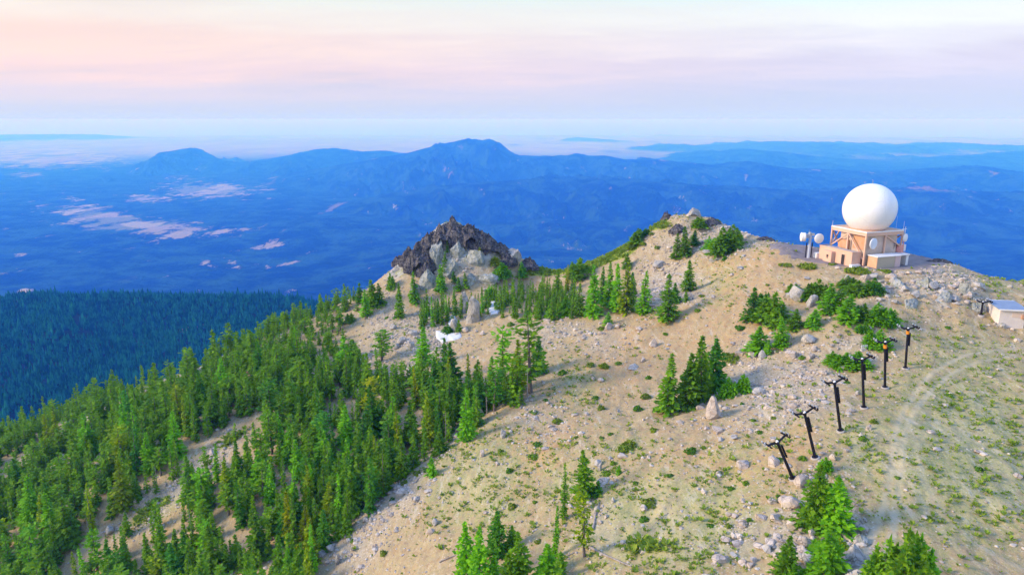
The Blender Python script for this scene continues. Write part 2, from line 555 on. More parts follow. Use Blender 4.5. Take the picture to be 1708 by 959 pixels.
# ------------------------------------------------------------------ materials
class NT:
    def __init__(s, name, rough=0.9, spec=0.2):
        s.m = bpy.data.materials.new(name)
        s.m.use_nodes = True
        s.t = s.m.node_tree
        s.b = s.t.nodes["Principled BSDF"]
        s.b.inputs["Roughness"].default_value = rough
        s.b.inputs["Specular IOR Level"].default_value = spec
        s.out = s.t.nodes["Material Output"]

    def N(s, t, **k):
        n = s.t.nodes.new("ShaderNode" + t)
        for a, b in k.items():
            if isinstance(b, (int, float, tuple)) and a in n.inputs:
                n.inputs[a].default_value = b
            else:
                setattr(n, a, b)
        return n

    def L(s, a, b):
        s.t.links.new(a, b)

    def pos(s):
        return s.N("NewGeometry").outputs["Position"]

    def noise(s, vec, scale, detail=4, rough=0.55, dist=0.0):
        n = s.N("TexNoise")
        n.inputs["Scale"].default_value = scale
        n.inputs["Detail"].default_value = detail
        n.inputs["Roughness"].default_value = rough
        n.inputs["Distortion"].default_value = dist
        if vec is not None:
            s.L(vec, n.inputs["Vector"])
        return n.outputs[0]

    def voro(s, vec, scale, out="Distance", feature='F1', rand=1.0):
        n = s.N("TexVoronoi")
        n.feature = feature
        n.inputs["Scale"].default_value = scale
        n.inputs["Randomness"].default_value = rand
        s.L(vec, n.inputs["Vector"])
        return n.outputs[out]

    def mapr(s, v, a, b, c=0.0, d=1.0, smooth=True):
        n = s.N("MapRange")
        n.interpolation_type = 'SMOOTHSTEP' if smooth else 'LINEAR'
        s.L(v, n.inputs[0])
        for i, k in enumerate((a, b, c, d)):
            n.inputs[i + 1].default_value = k
        return n.outputs[0]

    def math(s, op, a, b=0.0, clamp=False):
        n = s.N("Math"); n.operation = op; n.use_clamp = clamp
        for i, v in enumerate((a, b)):
            if isinstance(v, (int, float)):
                n.inputs[i].default_value = v
            else:
                s.L(v, n.inputs[i])
        return n.outputs[0]

    def mix(s, f, a, b, mode='MIX'):
        n = s.N("Mix"); n.data_type = 'RGBA'; n.blend_type = mode
        for i, v in ((0, f), (6, a), (7, b)):
            if isinstance(v, (int, float)):
                n.inputs[i].default_value = v
            elif isinstance(v, tuple):
                n.inputs[i].default_value = (v[0], v[1], v[2], 1)
            else:
                s.L(v, n.inputs[i])
        return n.outputs[2]

    def attr(s, name):
        n = s.N("Attribute"); n.attribute_name = name
        sp = s.N("SeparateColor")
        s.L(n.outputs["Color"], sp.inputs[0])
        return sp.outputs

    def bump(s, h, strength, dist):
        n = s.N("Bump")
        n.inputs["Strength"].default_value = strength
        n.inputs["Distance"].default_value = dist
        s.L(h, n.inputs["Height"])
        s.L(n.outputs[0], s.b.inputs["Normal"])

    def color(s, c):
        if isinstance(c, tuple):
            s.b.inputs["Base Color"].default_value = (c[0], c[1], c[2], 1)
        else:
            s.L(c, s.b.inputs["Base Color"])
        return s


def paint(name, c, rough=0.6, var=0.12, scale=1.5, dirt=None, metal=0.0):
    n = NT(name, rough, 0.3)
    p = n.pos()
    f = n.mapr(n.noise(p, scale, 5), 0.3, 0.7)
    c2 = tuple(v * (1 - var) for v in c)
    base = n.mix(f, c2, c)
    if dirt:
        g = n.mapr(n.noise(p, scale * 2.7, 6, 0.65), 0.56, 0.72)
        base = n.mix(n.math('MULTIPLY', g, 0.55), base, dirt)
    n.color(base)
    n.b.inputs["Metallic"].default_value = metal
    return n.m

# ------------------------------------------------------------------ the land sheets
def blob(px, py, L):
    t = np.zeros(px.shape)
    for cx, cy, rx, ry, ang, a in L:
        c, s = math.cos(R(ang)), math.sin(R(ang))
        dx = (px - cx); dy = (py - cy)
        u = (dx * c - dy * s) / rx; v = (dx * s + dy * c) / ry
        t = np.maximum(t, a * np.exp(-(u * u + v * v) ** 1.2))
    return t


# soft regions read off the photograph (x, y, radii, tilt, amount), turned into world-space masks on the land
ROCKY = [(1170, 400, 110, 40, 10, .9), (1110, 470, 70, 40, -15, .9), (1550, 480, 90, 40, 0, .95), (1300, 640, 120, 90, 20, .7), (1270, 590, 50, 40, 0, .8), (1430, 580, 60, 30, 0, .6),
         (1330, 880, 90, 70, 45, .9), (1420, 900, 40, 80, 0, .9), (1240, 900, 60, 60, 0, .6), (1000, 860, 50, 70, 0, .6), (690, 560, 100, 60, 20, .75), (640, 520, 60, 50, 30, .7), (760, 440, 90, 60, 0, 1.0),
         (960, 560, 110, 28, 0, .6), (650, 830, 60, 120, -38, .85), (580, 920, 60, 60, 0, .7), (740, 740, 80, 40, 40, .6), (900, 700, 60, 60, 30, .5), (270, 640, 260, 22, 26, .8), (300, 810, 150, 25, 38, .8), (1500, 870, 60, 60, 0, .2),
         (620, 600, 60, 40, 0, .6)]
GRASS = [(1600, 760, 190, 190, 0, .85), (1450, 740, 60, 60, 0, .8), (1620, 600, 120, 60, 0, .6), (1120, 880, 190, 100, 10, .95), (960, 800, 80, 60, 0, .7), (1220, 760, 70, 40, 0, .6), (800, 800, 120, 90, 45, .75), (900, 900, 90, 60, 0, .4), (960, 640, 60, 60, 0, .6), (1190, 480, 60, 40, 25, .55), (1030, 740, 120, 40, 0, .5),
         (1300, 720, 60, 60, 0, .4), (1660, 470, 80, 15, -5, .6), (300, 830, 60, 25, 30, .7), (430, 560, 110, 15, 25, .8), (270, 630, 90, 10, 26, .7), (670, 570, 60, 40, 0, .4), (1310, 560, 60, 30, 0, .15)]
GREEN = [(1015, 430, 60, 12, 22, 1), (910, 453, 45, 7, -3, 1), (460, 540, 80, 14, 20, 1), (240, 640, 100, 9, 30, 1), (375, 572, 30, 8, 25, 1), (250, 850, 50, 12, 35, .8), (385, 735, 40, 9, 35, .7), (255, 655, 60, 7, 25, .7), (1075, 912, 60, 22, 0, .55), (1100, 520, 30, 6, 20, .5), (840, 425, 28, 10, -30, 1), (1100, 378, 30, 8, 20, .6)]
ORANGE = [(1230, 480, 190, 60, 30, .9), (1050, 600, 190, 70, 25, 1), (870, 760, 120, 60, 30, .9), (1180, 800, 130, 80, 20, .9), (1310, 760, 60, 60, 0, .9), (900, 462, 50, 14, 5, 1), (830, 600, 70, 20, 0, .8), (1250, 560, 60, 60, 0, .7)]
RUTS = [[(1420, 990), (1450, 905), (1478, 830), (1490, 760), (1497, 710), (1512, 676), (1534, 645), (1562, 618), (1595, 600), (1640, 588), (1708, 580), (1790, 578)],
        [(1470, 960), (1490, 880), (1500, 800), (1508, 730), (1524, 690), (1546, 660), (1574, 634), (1606, 614), (1650, 600), (1708, 592), (1790, 588)],
        [(1708, 950), (1620, 900), (1570, 850), (1540, 800), (1530, 740)], [(1660, 960), (1590, 905), (1545, 855), (1520, 800)]]


def seg_dist(x, y, P):
    d = np.full(x.shape, 1e9)
    for (x0, y0), (x1, y1) in zip(P[:-1], P[1:]):
        vx, vy = x1 - x0, y1 - y0
        t = np.clip(((x - x0) * vx + (y - y0) * vy) / (vx * vx + vy * vy + 1e-9), 0, 1)
        d = np.minimum(d, np.hypot(x - x0 - t * vx, y - y0 - t * vy))
    return d


RUTW = []
for rt in RUTS:
    p, _ = ground([a for a, b in rt], [b for a, b in rt], 200)
    # smooth the polyline
    q = [p[0, :2]]
    for i in range(len(p) - 1):
        p0, p1, p2, p3 = p[max(i - 1, 0), :2], p[i, :2], p[i + 1, :2], p[min(i + 2, len(p) - 1), :2]
        for t in np.linspace(0.2, 1, 5):
            q.append(0.5 * ((2 * p1) + (-p0 + p2) * t + (2 * p0 - 5 * p1 + 4 * p2 - p3) * t * t + (-p0 + 3 * p1 - 3 * p2 + p3) * t ** 3))
    RUTW.append([tuple(v) for v in q])


def zones(x, y, z):
    px, py, _ = project(x, y, z)
    wob = 45 * fbm(x / 7, y / 7, 90, 5, 0.62); wob2 = 40 * fbm(x / 7, y / 7, 95, 5, 0.62)
    a, b = px + wob, py + wob2
    rock = blob(a, b, ROCKY); grass = blob(a, b, GRASS); green = blob(px + wob * 0.25, py + wob2 * 0.2, GREEN); orange = blob(a, b, ORANGE)
    rut = np.zeros(x.shape)
    for i, P in enumerate(RUTW):
        d = seg_dist(x + 0.15 * fbm(x, y, 96, 2), y, P)
        rut = np.maximum(rut, (1.0 if i < 2 else 0.6) * (1 - sstep(0.16, 0.6, d)) * (0.7 + 0.45 * fbm(x / 3, y / 3, 97, 3)))
    return rock, grass, green, orange, rut


# rings and spokes of the land mesh
rings = [3, 8, 14, 20, 26, 32, 37]
r = 40.0
while r < 66000:
    rings.append(r)
    if r < 235: r += 0.0030 * r if r > 100 else 0.3
    elif r < 700: r *= 1.016
    elif r < 3000: r *= 1.011
    else: r *= 1.0065
rings = np.array(rings)
ang = np.concatenate([np.linspace(-75, -46, 30, endpoint=False), np.linspace(-46, 46, 900), np.linspace(47, 75, 30)])
AR, RR = np.meshgrid(np.radians(ang), rings)
GX = RR * np.sin(AR); GY = RR * np.cos(AR)
GZ = height(GX, GY)
nA = len(ang)
i700 = int(np.searchsorted(rings, 620)); i3000 = int(np.searchsorted(rings, 3300))


def sheet(name, i0, i1, mat, near=False):
    n = i1 - i0
    V = np.stack([GX[i0:i1], GY[i0:i1], GZ[i0:i1]], -1).reshape(-1, 3)
    ii, jj = np.meshgrid(np.arange(n - 1), np.arange(nA - 1), indexing='ij')
    a = ii * nA + jj
    F = np.stack([a, a + 1, a + nA + 1, a + nA], -1).reshape(-1, 4)[:, ::-1]
    me = mesh_np(name, V, F, mat, True)
    if near:
        x, y, z = V.T
        rock, grass, green, orange, rut = zones(x, y, z)
        for nm, ch in (("zoneA", (rock, grass, green)), ("zoneB", (orange, rut, np.clip(crag_mask(x, y) * 1.3, 0, 1)))):
            at_ = me.color_attributes.new(nm, 'FLOAT_COLOR', 'POINT')
            c = np.ones((len(V), 4), np.float32)
            for k in range(3):
                c[:, k] = np.clip(ch[k], 0, 1)
            at_.data.foreach_set("color", c.ravel())
    o = link(name, me)
    tag(o, kind="structure")
    return o


# mountain ground: pale granite soil, dry grass, scree
g = NT("mountain ground", 0.95, 0.1)
P = g.pos()
zA, zB = g.attr("zoneA"), g.attr("zoneB")
n_big = g.noise(P, 0.12, 5, 0.6)
n_mid = g.noise(P, 0.9, 6, 0.65)
n_fine = g.noise(P, 4.5, 5, 0.7)
soil = g.mix(g.mapr(n_mid, 0.3, 0.7), (0.37, 0.25, 0.125), (0.55, 0.41, 0.225))
soil_o = g.mix(g.mapr(n_mid, 0.3, 0.7), (0.43, 0.25, 0.11), (0.57, 0.375, 0.185))
c = g.mix(g.math('MULTIPLY', g.mapr(zB[0], 0.0, 0.9), g.mapr(n_big, 0.32, 0.62, 0.35, 1.0)), soil, soil_o)
gr_f = g.math('MULTIPLY', g.mapr(g.math('ADD', n_mid, g.math('MULTIPLY', n_fine, 0.6)), 0.66, 0.98), g.mapr(zA[1], 0.05, 0.7, 0.25, 1.0))
grass_c = g.mix(g.mapr(n_big, 0.35, 0.65), (0.15, 0.22, 0.02), (0.34, 0.36, 0.05))
grass_c = g.mix(g.mapr(g.noise(P, 0.5, 3), 0.5, 0.68), grass_c, (0.13, 0.24, 0.05))
c = g.mix(g.math('MULTIPLY', gr_f, 0.85), c, grass_c)
base_gr = g.mix(g.mapr(n_big, 0.3, 0.7), (0.38, 0.39, 0.15), (0.52, 0.47, 0.25))
c = g.mix(g.math('MULTIPLY', g.mapr(zA[1], 0.3, 0.85), 0.55), c, base_gr)
gravel = g.mix(g.mapr(n_fine, 0.35, 0.65), (0.30, 0.25, 0.175), (0.61, 0.52, 0.37))
c = g.mix(g.math('MULTIPLY', g.mapr(zA[0], 0.2, 0.85), g.mapr(n_mid, 0.25, 0.6, 0.35, 0.95)), c, gravel)
# scattered pale chips and darker brown spots
vd = g.voro(P, 2.1)
chip = g.math('MULTIPLY', g.mapr(vd, 0.30, 0.18), g.mapr(g.noise(P, 0.7, 3), 0.42, 0.6))
c = g.mix(g.math('MULTIPLY', chip, g.mapr(zA[0], 0.0, 0.7, 0.45, 0.9)), c, (0.66, 0.59, 0.48))
vd2 = g.voro(P, 5.5)
c = g.mix(g.math('MULTIPLY', g.mapr(vd2, 0.28, 0.12), 0.6), c, (0.70, 0.63, 0.51))
c = g.mix(g.math('MULTIPLY', g.mapr(g.noise(P, 2.6, 5, 0.75), 0.55, 0.68), 0.75), c, (0.15, 0.115, 0.075))
c = g.mix(g.math('MULTIPLY', g.mapr(g.noise(P, 0.9, 6, 0.75), 0.52, 0.66), 0.5), c, (0.24, 0.18, 0.10))
mst = g.N("Mapping"); g.L(P, mst.inputs[0]); mst.inputs["Rotation"].default_value = (0, 0, R(-30)); mst.inputs["Scale"].default_value = (1.0, 0.22, 1.0)
stk = g.noise(mst.outputs[0], 0.8, 6, 0.7, 0.3)
c = g.mix(g.math('MULTIPLY', g.mapr(stk, 0.52, 0.66), 0.55), c, (0.34, 0.27, 0.17))
c = g.mix(g.math('MULTIPLY', g.mapr(stk, 0.46, 0.34), 0.45), c, (0.62, 0.55, 0.42))
c = g.mix(g.math('MULTIPLY', g.mapr(g.noise(P, 9.0, 3, 0.8), 0.55, 0.7), 0.5), c, (0.20, 0.16, 0.10))
greens = g.mix(g.mapr(n_mid, 0.35, 0.65), (0.20, 0.30, 0.03), (0.40, 0.44, 0.06))
c = g.mix(g.mapr(zA[2], 0.35, 0.6), c, greens)
c = g.mix(g.math('MULTIPLY', g.math('MULTIPLY', zB[1], 0.75), g.mapr(n_mid, 0.3, 0.55, 0.35, 1.0)), c, (0.54, 0.46, 0.31))
# the crag: grey-green slabs with brown-black shattered bands
mp = g.N("Mapping"); g.L(P, mp.inputs[0]); mp.inputs["Rotation"].default_value = (0.2, 0.5, 0.6); mp.inputs["Scale"].default_value = (0.25, 1.0, 0.5)
slab = g.noise(mp.outputs[0], 0.9, 6, 0.6, 0.6)
rk = g.mix(g.mapr(slab, 0.38, 0.58), (0.20, 0.20, 0.17), (0.46, 0.46, 0.42))
rk = g.mix(g.mapr(g.noise(P, 0.35, 4, 0.6), 0.5, 0.66), rk, (0.34, 0.33, 0.16))
c = g.mix(g.mapr(zB[2], 0.25, 0.6), c, rk)
g.color(c)
bh = g.math('ADD', g.math('MULTIPLY', n_fine, 0.5), g.math('MULTIPLY', g.math('SUBTRACT', 1.0, vd), 0.5))
g.bump(bh, 0.7, 0.14)
M_GROUND = g.m

# far land: dark conifer forest with dry fields and clearings
f = NT("forested land", 1.0, 0.0)
P = f.pos()
sepP = f.N("SeparateXYZ"); f.L(P, sepP.inputs[0])
forest = f.mix(f.mapr(f.noise(P, 0.0022, 9, 0.72, 0.4), 0.43, 0.60), (0.001, 0.004, 0.006), (0.028, 0.085, 0.045))  # dark mottling in the forest colour stands in for shaded folds and spurs
mpf = f.N("Mapping"); f.L(P, mpf.inputs[0]); mpf.inputs["Scale"].default_value = (1, 0.45, 0.6)
p1 = f.noise(mpf.outputs[0], 0.0011, 7, 0.62, 0.5)
fa = f.N("Attribute"); fa.attribute_name = "fields_haze"
fs = f.N("SeparateColor"); f.L(fa.outputs["Color"], fs.inputs[0])
pale = f.mix(f.mapr(f.noise(mpf.outputs[0], 0.0006, 6, 0.6), 0.35, 0.65), (0.40, 0.32, 0.34), (0.52, 0.42, 0.42))  # dry plain colour, paled to imitate haze towards the horizon
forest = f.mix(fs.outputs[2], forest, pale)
clear = f.math('MAXIMUM', f.mapr(p1, 0.65, 0.70), f.math('MULTIPLY', f.mapr(f.noise(mpf.outputs[0], 0.0042, 6, 0.6, 0.3), 0.69, 0.74), 0.7))
clear = f.math('MULTIPLY', clear, fs.outputs[1])
c = f.mix(f.math('MULTIPLY', clear, 0.9), forest, (0.26, 0.19, 0.17))
fld = f.voro(mpf.outputs[0], 0.0020, "Color")
fsep = f.N("SeparateColor"); f.L(fld, fsep.inputs[0])
fieldc = f.mix(fsep.outputs[0], (0.44, 0.33, 0.20), (0.60, 0.50, 0.36))
fieldc = f.mix(f.mapr(fsep.outputs[1], 0.7, 0.9), fieldc, (0.26, 0.26, 0.14))
fmask = f.math('ADD', fs.outputs[0], f.math('MULTIPLY', f.math('SUBTRACT', f.noise(mpf.outputs[0], 0.0034, 9, 0.80, 0.2), 0.5), 3.6))
c = f.mix(f.mapr(fmask, 0.40, 0.62), c, fieldc)
f.color(c)
f.bump(f.noise(P, 0.008, 6, 0.7), 1.0, 160)
M_FAR = f.m

h = NT("wooded shoulder", 1.0, 0.0)
P = h.pos()
c = h.mix(h.mapr(h.noise(P, 0.01, 5), 0.4, 0.6), (0.012, 0.028, 0.014), (0.03, 0.05, 0.025))
c = h.mix(h.mapr(h.noise(P, 0.006, 5, 0.6), 0.66, 0.69), c, (0.34, 0.28, 0.2))
h.color(c)
M_HILL = h.m

sheet("mountain_ground", 0, i700, M_GROUND, True)
sheet("wooded_hill", i700 - 1, i3000, M_HILL)
vo = sheet("valley_and_hills", i3000 - 1, len(rings), M_FAR)
# where the farmed valley floor lies, and how far haze pales the land colour
co = np.empty(len(vo.data.vertices) * 3, np.float32)
vo.data.vertices.foreach_get("co", co)
co = co.reshape(-1, 3)
px_, py_, _ = project(co[:, 0], co[:, 1], co[:, 2])
FIELDS = [(170, 362, 85, 16, -10, .8), (235, 378, 120, 14, -3, .8), (300, 392, 40, 9, 0, .9), (350, 318, 90, 14, 0, .75), (250, 332, 50, 8, 0, .6), (370, 386, 60, 5, 6, .6), (440, 411, 40, 6, 8, .7), (150, 345, 60, 8, -25, .5),
          (60, 262, 170, 20, 0, .85), (20, 245, 200, 12, 0, .6), (40, 292, 40, 6, 0, .5), (390, 440, 14, 8, 0, .5), (342, 440, 16, 8, 0, .45), (480, 440, 30, 3, 12, .7), (40, 485, 16, 5, 0, .8), (30, 425, 20, 4, 0, .5), (10, 380, 10, 4, 0, .5),
          (300, 300, 40, 8, 0, .4)]
fm = blob(px_.astype(float), py_.astype(float), FIELDS)
at_ = vo.data.color_attributes.new("fields_haze", 'FLOAT_COLOR', 'POINT')
cc = np.ones((len(co), 4), np.float32)
cc[:, 0] = fm; cc[:, 1] = np.clip(sstep(5500, 8000, co[:, 1]) * 1.0, 0, 1)
cc[:, 2] = sstep(21500, 34000, co[:, 1]) * np.clip(1.0 - 0.92 * sstep(VALLEY + 50, VALLEY + 150, co[:, 2]) * (1 - 0.5 * sstep(36000, 60000, co[:, 1])), 0, 1)  # paleness grows with distance: haze put into the land colour
at_.data.foreach_set("color", cc.ravel())

# ------------------------------------------------------------------ the air
def haze():
    x, y0, y1, z0, z1 = 70000, -3000, 72000, float(GZ.min()) - 1, 45
    mb = MB().box(-x, x, y0, y1, z0, z1)
    m = bpy.data.materials.new("haze air")
    m.use_nodes = True
    t = m.node_tree
    t.nodes.clear()
    o = t.nodes.new("ShaderNodeOutputMaterial")
    v = t.nodes.new("ShaderNodeVolumePrincipled")
    v.inputs["Color"].default_value = (HAZE_COL[0], HAZE_COL[1], HAZE_COL[2], 1)
    v.inputs["Absorption Color"].default_value = (1, 1, 1, 1)
    v.inputs["Density"].default_value = HAZE_D
    v.inputs["Anisotropy"].default_value = 0.0
    t.links.new(v.outputs[0], o.inputs["Volume"])
    ob = mb.build("haze", m)
    tag(ob, kind="stuff")


HAZE_COL = (0.036, 0.205, 1.0)
HAZE_D = 1.35e-4
haze()

# ------------------------------------------------------------------ rock
def rock_mat(name, a, b, lichen=None, dark=(0.06, 0.05, 0.045), scale=1.0):
    n = NT(name, 0.9, 0.2)
    P = n.pos()
    m = n.noise(P, 0.8 * scale, 6, 0.65, 0.3)
    c = n.mix(n.mapr(m, 0.35, 0.65), a, b)
    if lichen:
        c = n.mix(n.math('MULTIPLY', n.mapr(n.noise(P, 1.7 * scale, 5, 0.6), 0.5, 0.68), 0.7), c, lichen)
    cr = n.voro(P, 1.1 * scale, "Distance", 'DISTANCE_TO_EDGE')
    c = n.mix(n.math('MULTIPLY', n.mapr(cr, 0.05, 0.0), 0.6), c, dark)
    c = n.mix(n.math('MULTIPLY', n.mapr(n.noise(P, 5 * scale, 4, 0.7), 0.58, 0.75), 0.5), c, dark)
    n.color(c)
    n.bump(n.noise(P, 3.0 * scale, 6, 0.7), 0.6, 0.12)
    return n.m


M_GRANITE = rock_mat("pale granite", (0.40, 0.34, 0.29), (0.62, 0.53, 0.44), (0.50, 0.37, 0.26))
M_GREYROCK = rock_mat("grey granite", (0.32, 0.31, 0.29), (0.53, 0.49, 0.44), (0.38, 0.35, 0.22))
M_DARKROCK = rock_mat("dark shattered rock", (0.035, 0.034, 0.038), (0.145, 0.130, 0.125), (0.30, 0.29, 0.26), (0.010, 0.010, 0.012), 1.3)
M_SLABROCK = rock_mat("grey green slab", (0.24, 0.26, 0.24), (0.44, 0.45, 0.42), (0.36, 0.36, 0.20))
M_STONES = rock_mat("loose stones", (0.34, 0.29, 0.24), (0.68, 0.59, 0.48), (0.48, 0.35, 0.23), scale=0.5)


def ico(sub):
    bpy_me = bpy.data.meshes.new("tmp")
    import bmesh
    bm = bmesh.new()
    bmesh.ops.create_icosphere(bm, subdivisions=sub, radius=1.0)
    bm.to_mesh(bpy_me); bm.free()
    V = np.empty(len(bpy_me.vertices) * 3); bpy_me.vertices.foreach_get("co", V)
    F = np.array([p.vertices[:] for p in bpy_me.polygons])
    bpy.data.meshes.remove(bpy_me)
    return V.reshape(-1, 3), F


ICO1, ICO2, ICO3, ICO4 = ico(1), ico(2), ico(3), ico(4)


def facet(base, seed, cuts=12, rough=0.05, lo=0.55, hi=0.9):
    """a split boulder: a ball cut by planes, then roughened"""
    rg = np.random.default_rng(seed)
    V = base[0].copy()
    for _ in range(cuts):
        n = rg.normal(size=3); n /= np.linalg.norm(n)
        d = rg.uniform(lo, hi)
        s = V @ n
        V -= np.maximum(s - d, 0)[:, None] * n
    V *= 1 + rough * (fbm(V[:, 0] * 3 + V[:, 2] * 2.1 + seed, V[:, 1] * 3 - V[:, 2] * 1.3, seed, 4, 0.6))[:, None]
    return V, base[1]


BOULDERS = [facet(ICO3, 100 + i, 15 + i % 6, 0.07, 0.42, 0.85) for i in range(8)]
BOULDER_ME = {}
for i, (V, F) in enumerate(BOULDERS):
    for mn, mm in (("pale", M_GRANITE), ("grey", M_GREYROCK)):
        BOULDER_ME[(i, mn)] = mesh_np("boulder", V * 0.5, F, mm, False)


def jagged(seed, sx, sy, sz, base=ICO4, spike=0.5, f=1.6):
    """a shattered crag: blades and notches standing up from the ground"""
    rg = np.random.default_rng(seed)
    V, F = facet(base, seed, 16, 0.0, 0.5, 0.95)
    u = V[:, 0] * f + seed; v = V[:, 1] * f - seed
    s = ridged(u + V[:, 2] * 0.6, v + V[:, 2] * 0.5, seed, 5, 0.62) - 0.6
    V = V * (1 + spike * s[:, None] * np.array([0.7, 0.7, 1.5]))
    V = V + 0.10 * np.stack([fbm(u * 4, V[:, 2] * 5, seed + 1, 3), fbm(v * 4, V[:, 2] * 5, seed + 2, 3), fbm(u * 4, v * 4, seed + 3, 3)], -1)
    return V * np.array([sx, sy, sz]), F


def spire(seed, sx, sy, sz, n=46, f=2.6, steep=0.85):
    """a shattered rock rib: broken blades rising from a wide foot, closed below"""
    t = np.linspace(-1, 1, n)
    A, B = np.meshgrid(t, t)
    rr = np.clip(np.hypot(A, B) * (1 + 0.25 * fbm(A * 2 + seed, B * 2, seed, 3)), 0, 1.4)
    base = np.clip(1 - rr, 0, 1) ** steep
    r1 = ridged(A * f + seed * 3.1 + B * 0.6, B * f * 0.7 - seed, seed, 5, 0.65)
    blk = vnoise(A * 7 + seed, B * 7 - seed, seed + 9)
    blk = np.floor(blk * 4) / 4
    z = base * (0.55 + 0.75 * (r1 - 0.45) * 1.6 + 0.22 * blk)
    z = z / z.max() - 0.02
    jx = 0.06 * fbm(A * 9, B * 9 + z * 5, seed + 4, 3); jy = 0.06 * fbm(A * 9 + 5, B * 9 - z * 5, seed + 5, 3)
    V = np.stack([(A + jx) * sx, (B + jy) * sy, z * sz - np.where(base <= 0, 0.25 * sz, 0)], -1).reshape(-1, 3)
    i, j = np.meshgrid(np.arange(n - 1), np.arange(n - 1), indexing='ij')
    a = (i * n + j).ravel()
    F = np.stack([a, a + 1, a + n + 1, a + n], -1)
    keep = (base.ravel()[F] > 0).any(1)
    return V, F[keep]


# ------------------------------------------------------------------ foliage
def leaf_mat(name, a, b, c, use_obj=True):
    n = NT(name, 0.75, 0.15)
    P = n.pos()
    oi = n.N("ObjectInfo")
    f1 = n.mapr(n.noise(P, 0.45, 3, 0.6), 0.3, 0.7)
    f2 = n.mapr(n.noise(P, 2.3, 3, 0.6), 0.35, 0.68)
    k = n.mix(f1, a, b)
    k = n.mix(n.math('MULTIPLY', f2, 0.65), k, c)
    if use_obj:
        k = n.mix(1.0, k, oi.outputs["Color"], 'MULTIPLY')
    n.color(k)
    # needles let some light through
    tr = n.N("BsdfTranslucent")
    n.L(k, tr.inputs[0])
    ms = n.N("MixShader"); ms.inputs[0].default_value = 0.38
    n.L(n.b.outputs[0], ms.inputs[1]); n.L(tr.outputs[0], ms.inputs[2]); n.L(ms.outputs[0], n.out.inputs["Surface"])
    return n.m


M_LEAF = leaf_mat("conifer needles", (0.068, 0.225, 0.018), (0.165, 0.370, 0.014), (0.33, 0.54, 0.014))
M_LEAF_S = leaf_mat("far conifer needles", (0.060, 0.215, 0.018), (0.165, 0.370, 0.014), (0.36, 0.56, 0.014), False)
M_MAT = leaf_mat("low shrub leaves", (0.10, 0.20, 0.02), (0.20, 0.30, 0.03), (0.26, 0.34, 0.04))
M_BARK = paint("grey bark", (0.20, 0.165, 0.14), 0.95, 0.4, 3)
M_DEADWOOD = paint("weathered dead wood", (0.40, 0.35, 0.31), 0.95, 0.4, 3)
M_FARLEAF = NT("distant conifers", 1.0, 0.0)  # needle colour pushed towards blue, standing in for haze over the shoulder
_P = M_FARLEAF.pos()
M_FARLEAF.color(M_FARLEAF.mix(M_FARLEAF.mapr(M_FARLEAF.noise(_P, 0.05, 4, 0.7), 0.4, 0.6), (0.004, 0.060, 0.035), (0.020, 0.17, 0.085)))
M_FARLEAF = M_FARLEAF.m


def conifer_np(seed, H=8.0, Rr=1.6, clear=0.4, shape='fir', whorl=0.30, per=7, size=0.42, gap=0.12):
    """needle sprays of one conifer as quads; returns V, F"""
    rg = np.random.default_rng(seed)
    quads = []
    z = clear
    lean = rg.normal(0, 0.02, 2)
    lob = rg.uniform(0, 6.28, 3)
    while z < H - 0.15:
        t = z / H
        if shape == 'fir':
            prof = (1 - t) ** 0.85 * (0.88 + 0.12 * math.sin(t * 19 + lob[0]))
        elif shape == 'narrow':
            prof = (1 - t) ** 0.6 * 0.62 * (0.85 + 0.15 * math.sin(t * 16 + lob[1]))
        elif shape == 'full':
            prof = (1 - t ** 1.4) ** 0.9 * (0.85 + 0.15 * math.sin(t * 13 + lob[1]))
        elif shape == 'old':
            prof = (0.30 + 0.80 * math.sin(min(1.0, t * 1.0) * math.pi * 0.93) ** 0.8) * (0.72 + 0.28 * math.sin(t * 14 + lob[2]))
            if t > 0.9: prof *= (1 - t) * 10
        else:   # bush
            prof = (1 - t ** 1.7) ** 0.8
        L0 = max(Rr * prof, 0.10)
        n = max(4, int(per * (0.5 + 0.5 * prof)))
        a0 = rg.uniform(0, 6.28)
        for k in range(n):
            if rg.random() < gap:
                continue
            az = a0 + 6.283 * k / n + rg.normal(0, 0.25)
            L = L0 * rg.uniform(0.70, 1.16) * (1 + 0.14 * math.sin(2 * az + lob[0]))
            dr = -0.28 + 0.50 * t + rg.normal(0, 0.08)
            if shape == 'bush': dr = 0.25 + 0.5 * t
            d = np.array([math.cos(az), math.sin(az), dr]); d /= np.linalg.norm(d)
            side = np.array([-math.sin(az), math.cos(az), 0.0])
            m = max(1, int(round(L / (size * 0.62))))
            for j in range(m):
                s = (j + 0.75) / m if m > 1 else 0.6
                if m > 3 and s < 0.22:
                    continue
                c = d * (L * s); c[2] += z + 0.10 * L * (s * s) + rg.normal(0, 0.04)
                c[:2] += lean * z
                sz = size * rg.uniform(0.7, 1.2) * (0.75 + 0.25 * (1 - t))
                roll = rg.normal(0, 0.55)
                up = np.cross(d, side)
                w = side * math.cos(roll) + up * math.sin(roll)
                dd = d + rg.normal(0, 0.25, 3); dd /= np.linalg.norm(dd)
                a = c - dd * sz * 0.55; b = c + dd * sz * 0.75
                quads.append((a, c + w * sz * 0.48, b, c - w * sz * 0.48))
        z += whorl * rg.uniform(0.75, 1.25) * (1.0 if shape != 'bush' else 0.8)
    # leader shoot
    top = np.array([lean[0] * H, lean[1] * H, H])
    for k in range(3):
        az = 2.09 * k
        w = np.array([math.cos(az), math.sin(az), 0]) * 0.10
        quads.append((top - [0, 0, 0.45] + w, top - [0, 0, 0.2] + w * 1.2, top + [0, 0, 0.12], top - [0, 0, 0.35] - w))
    V = np.array(quads).reshape(-1, 3)
    F = np.arange(len(V)).reshape(-1, 4)
    return V, F


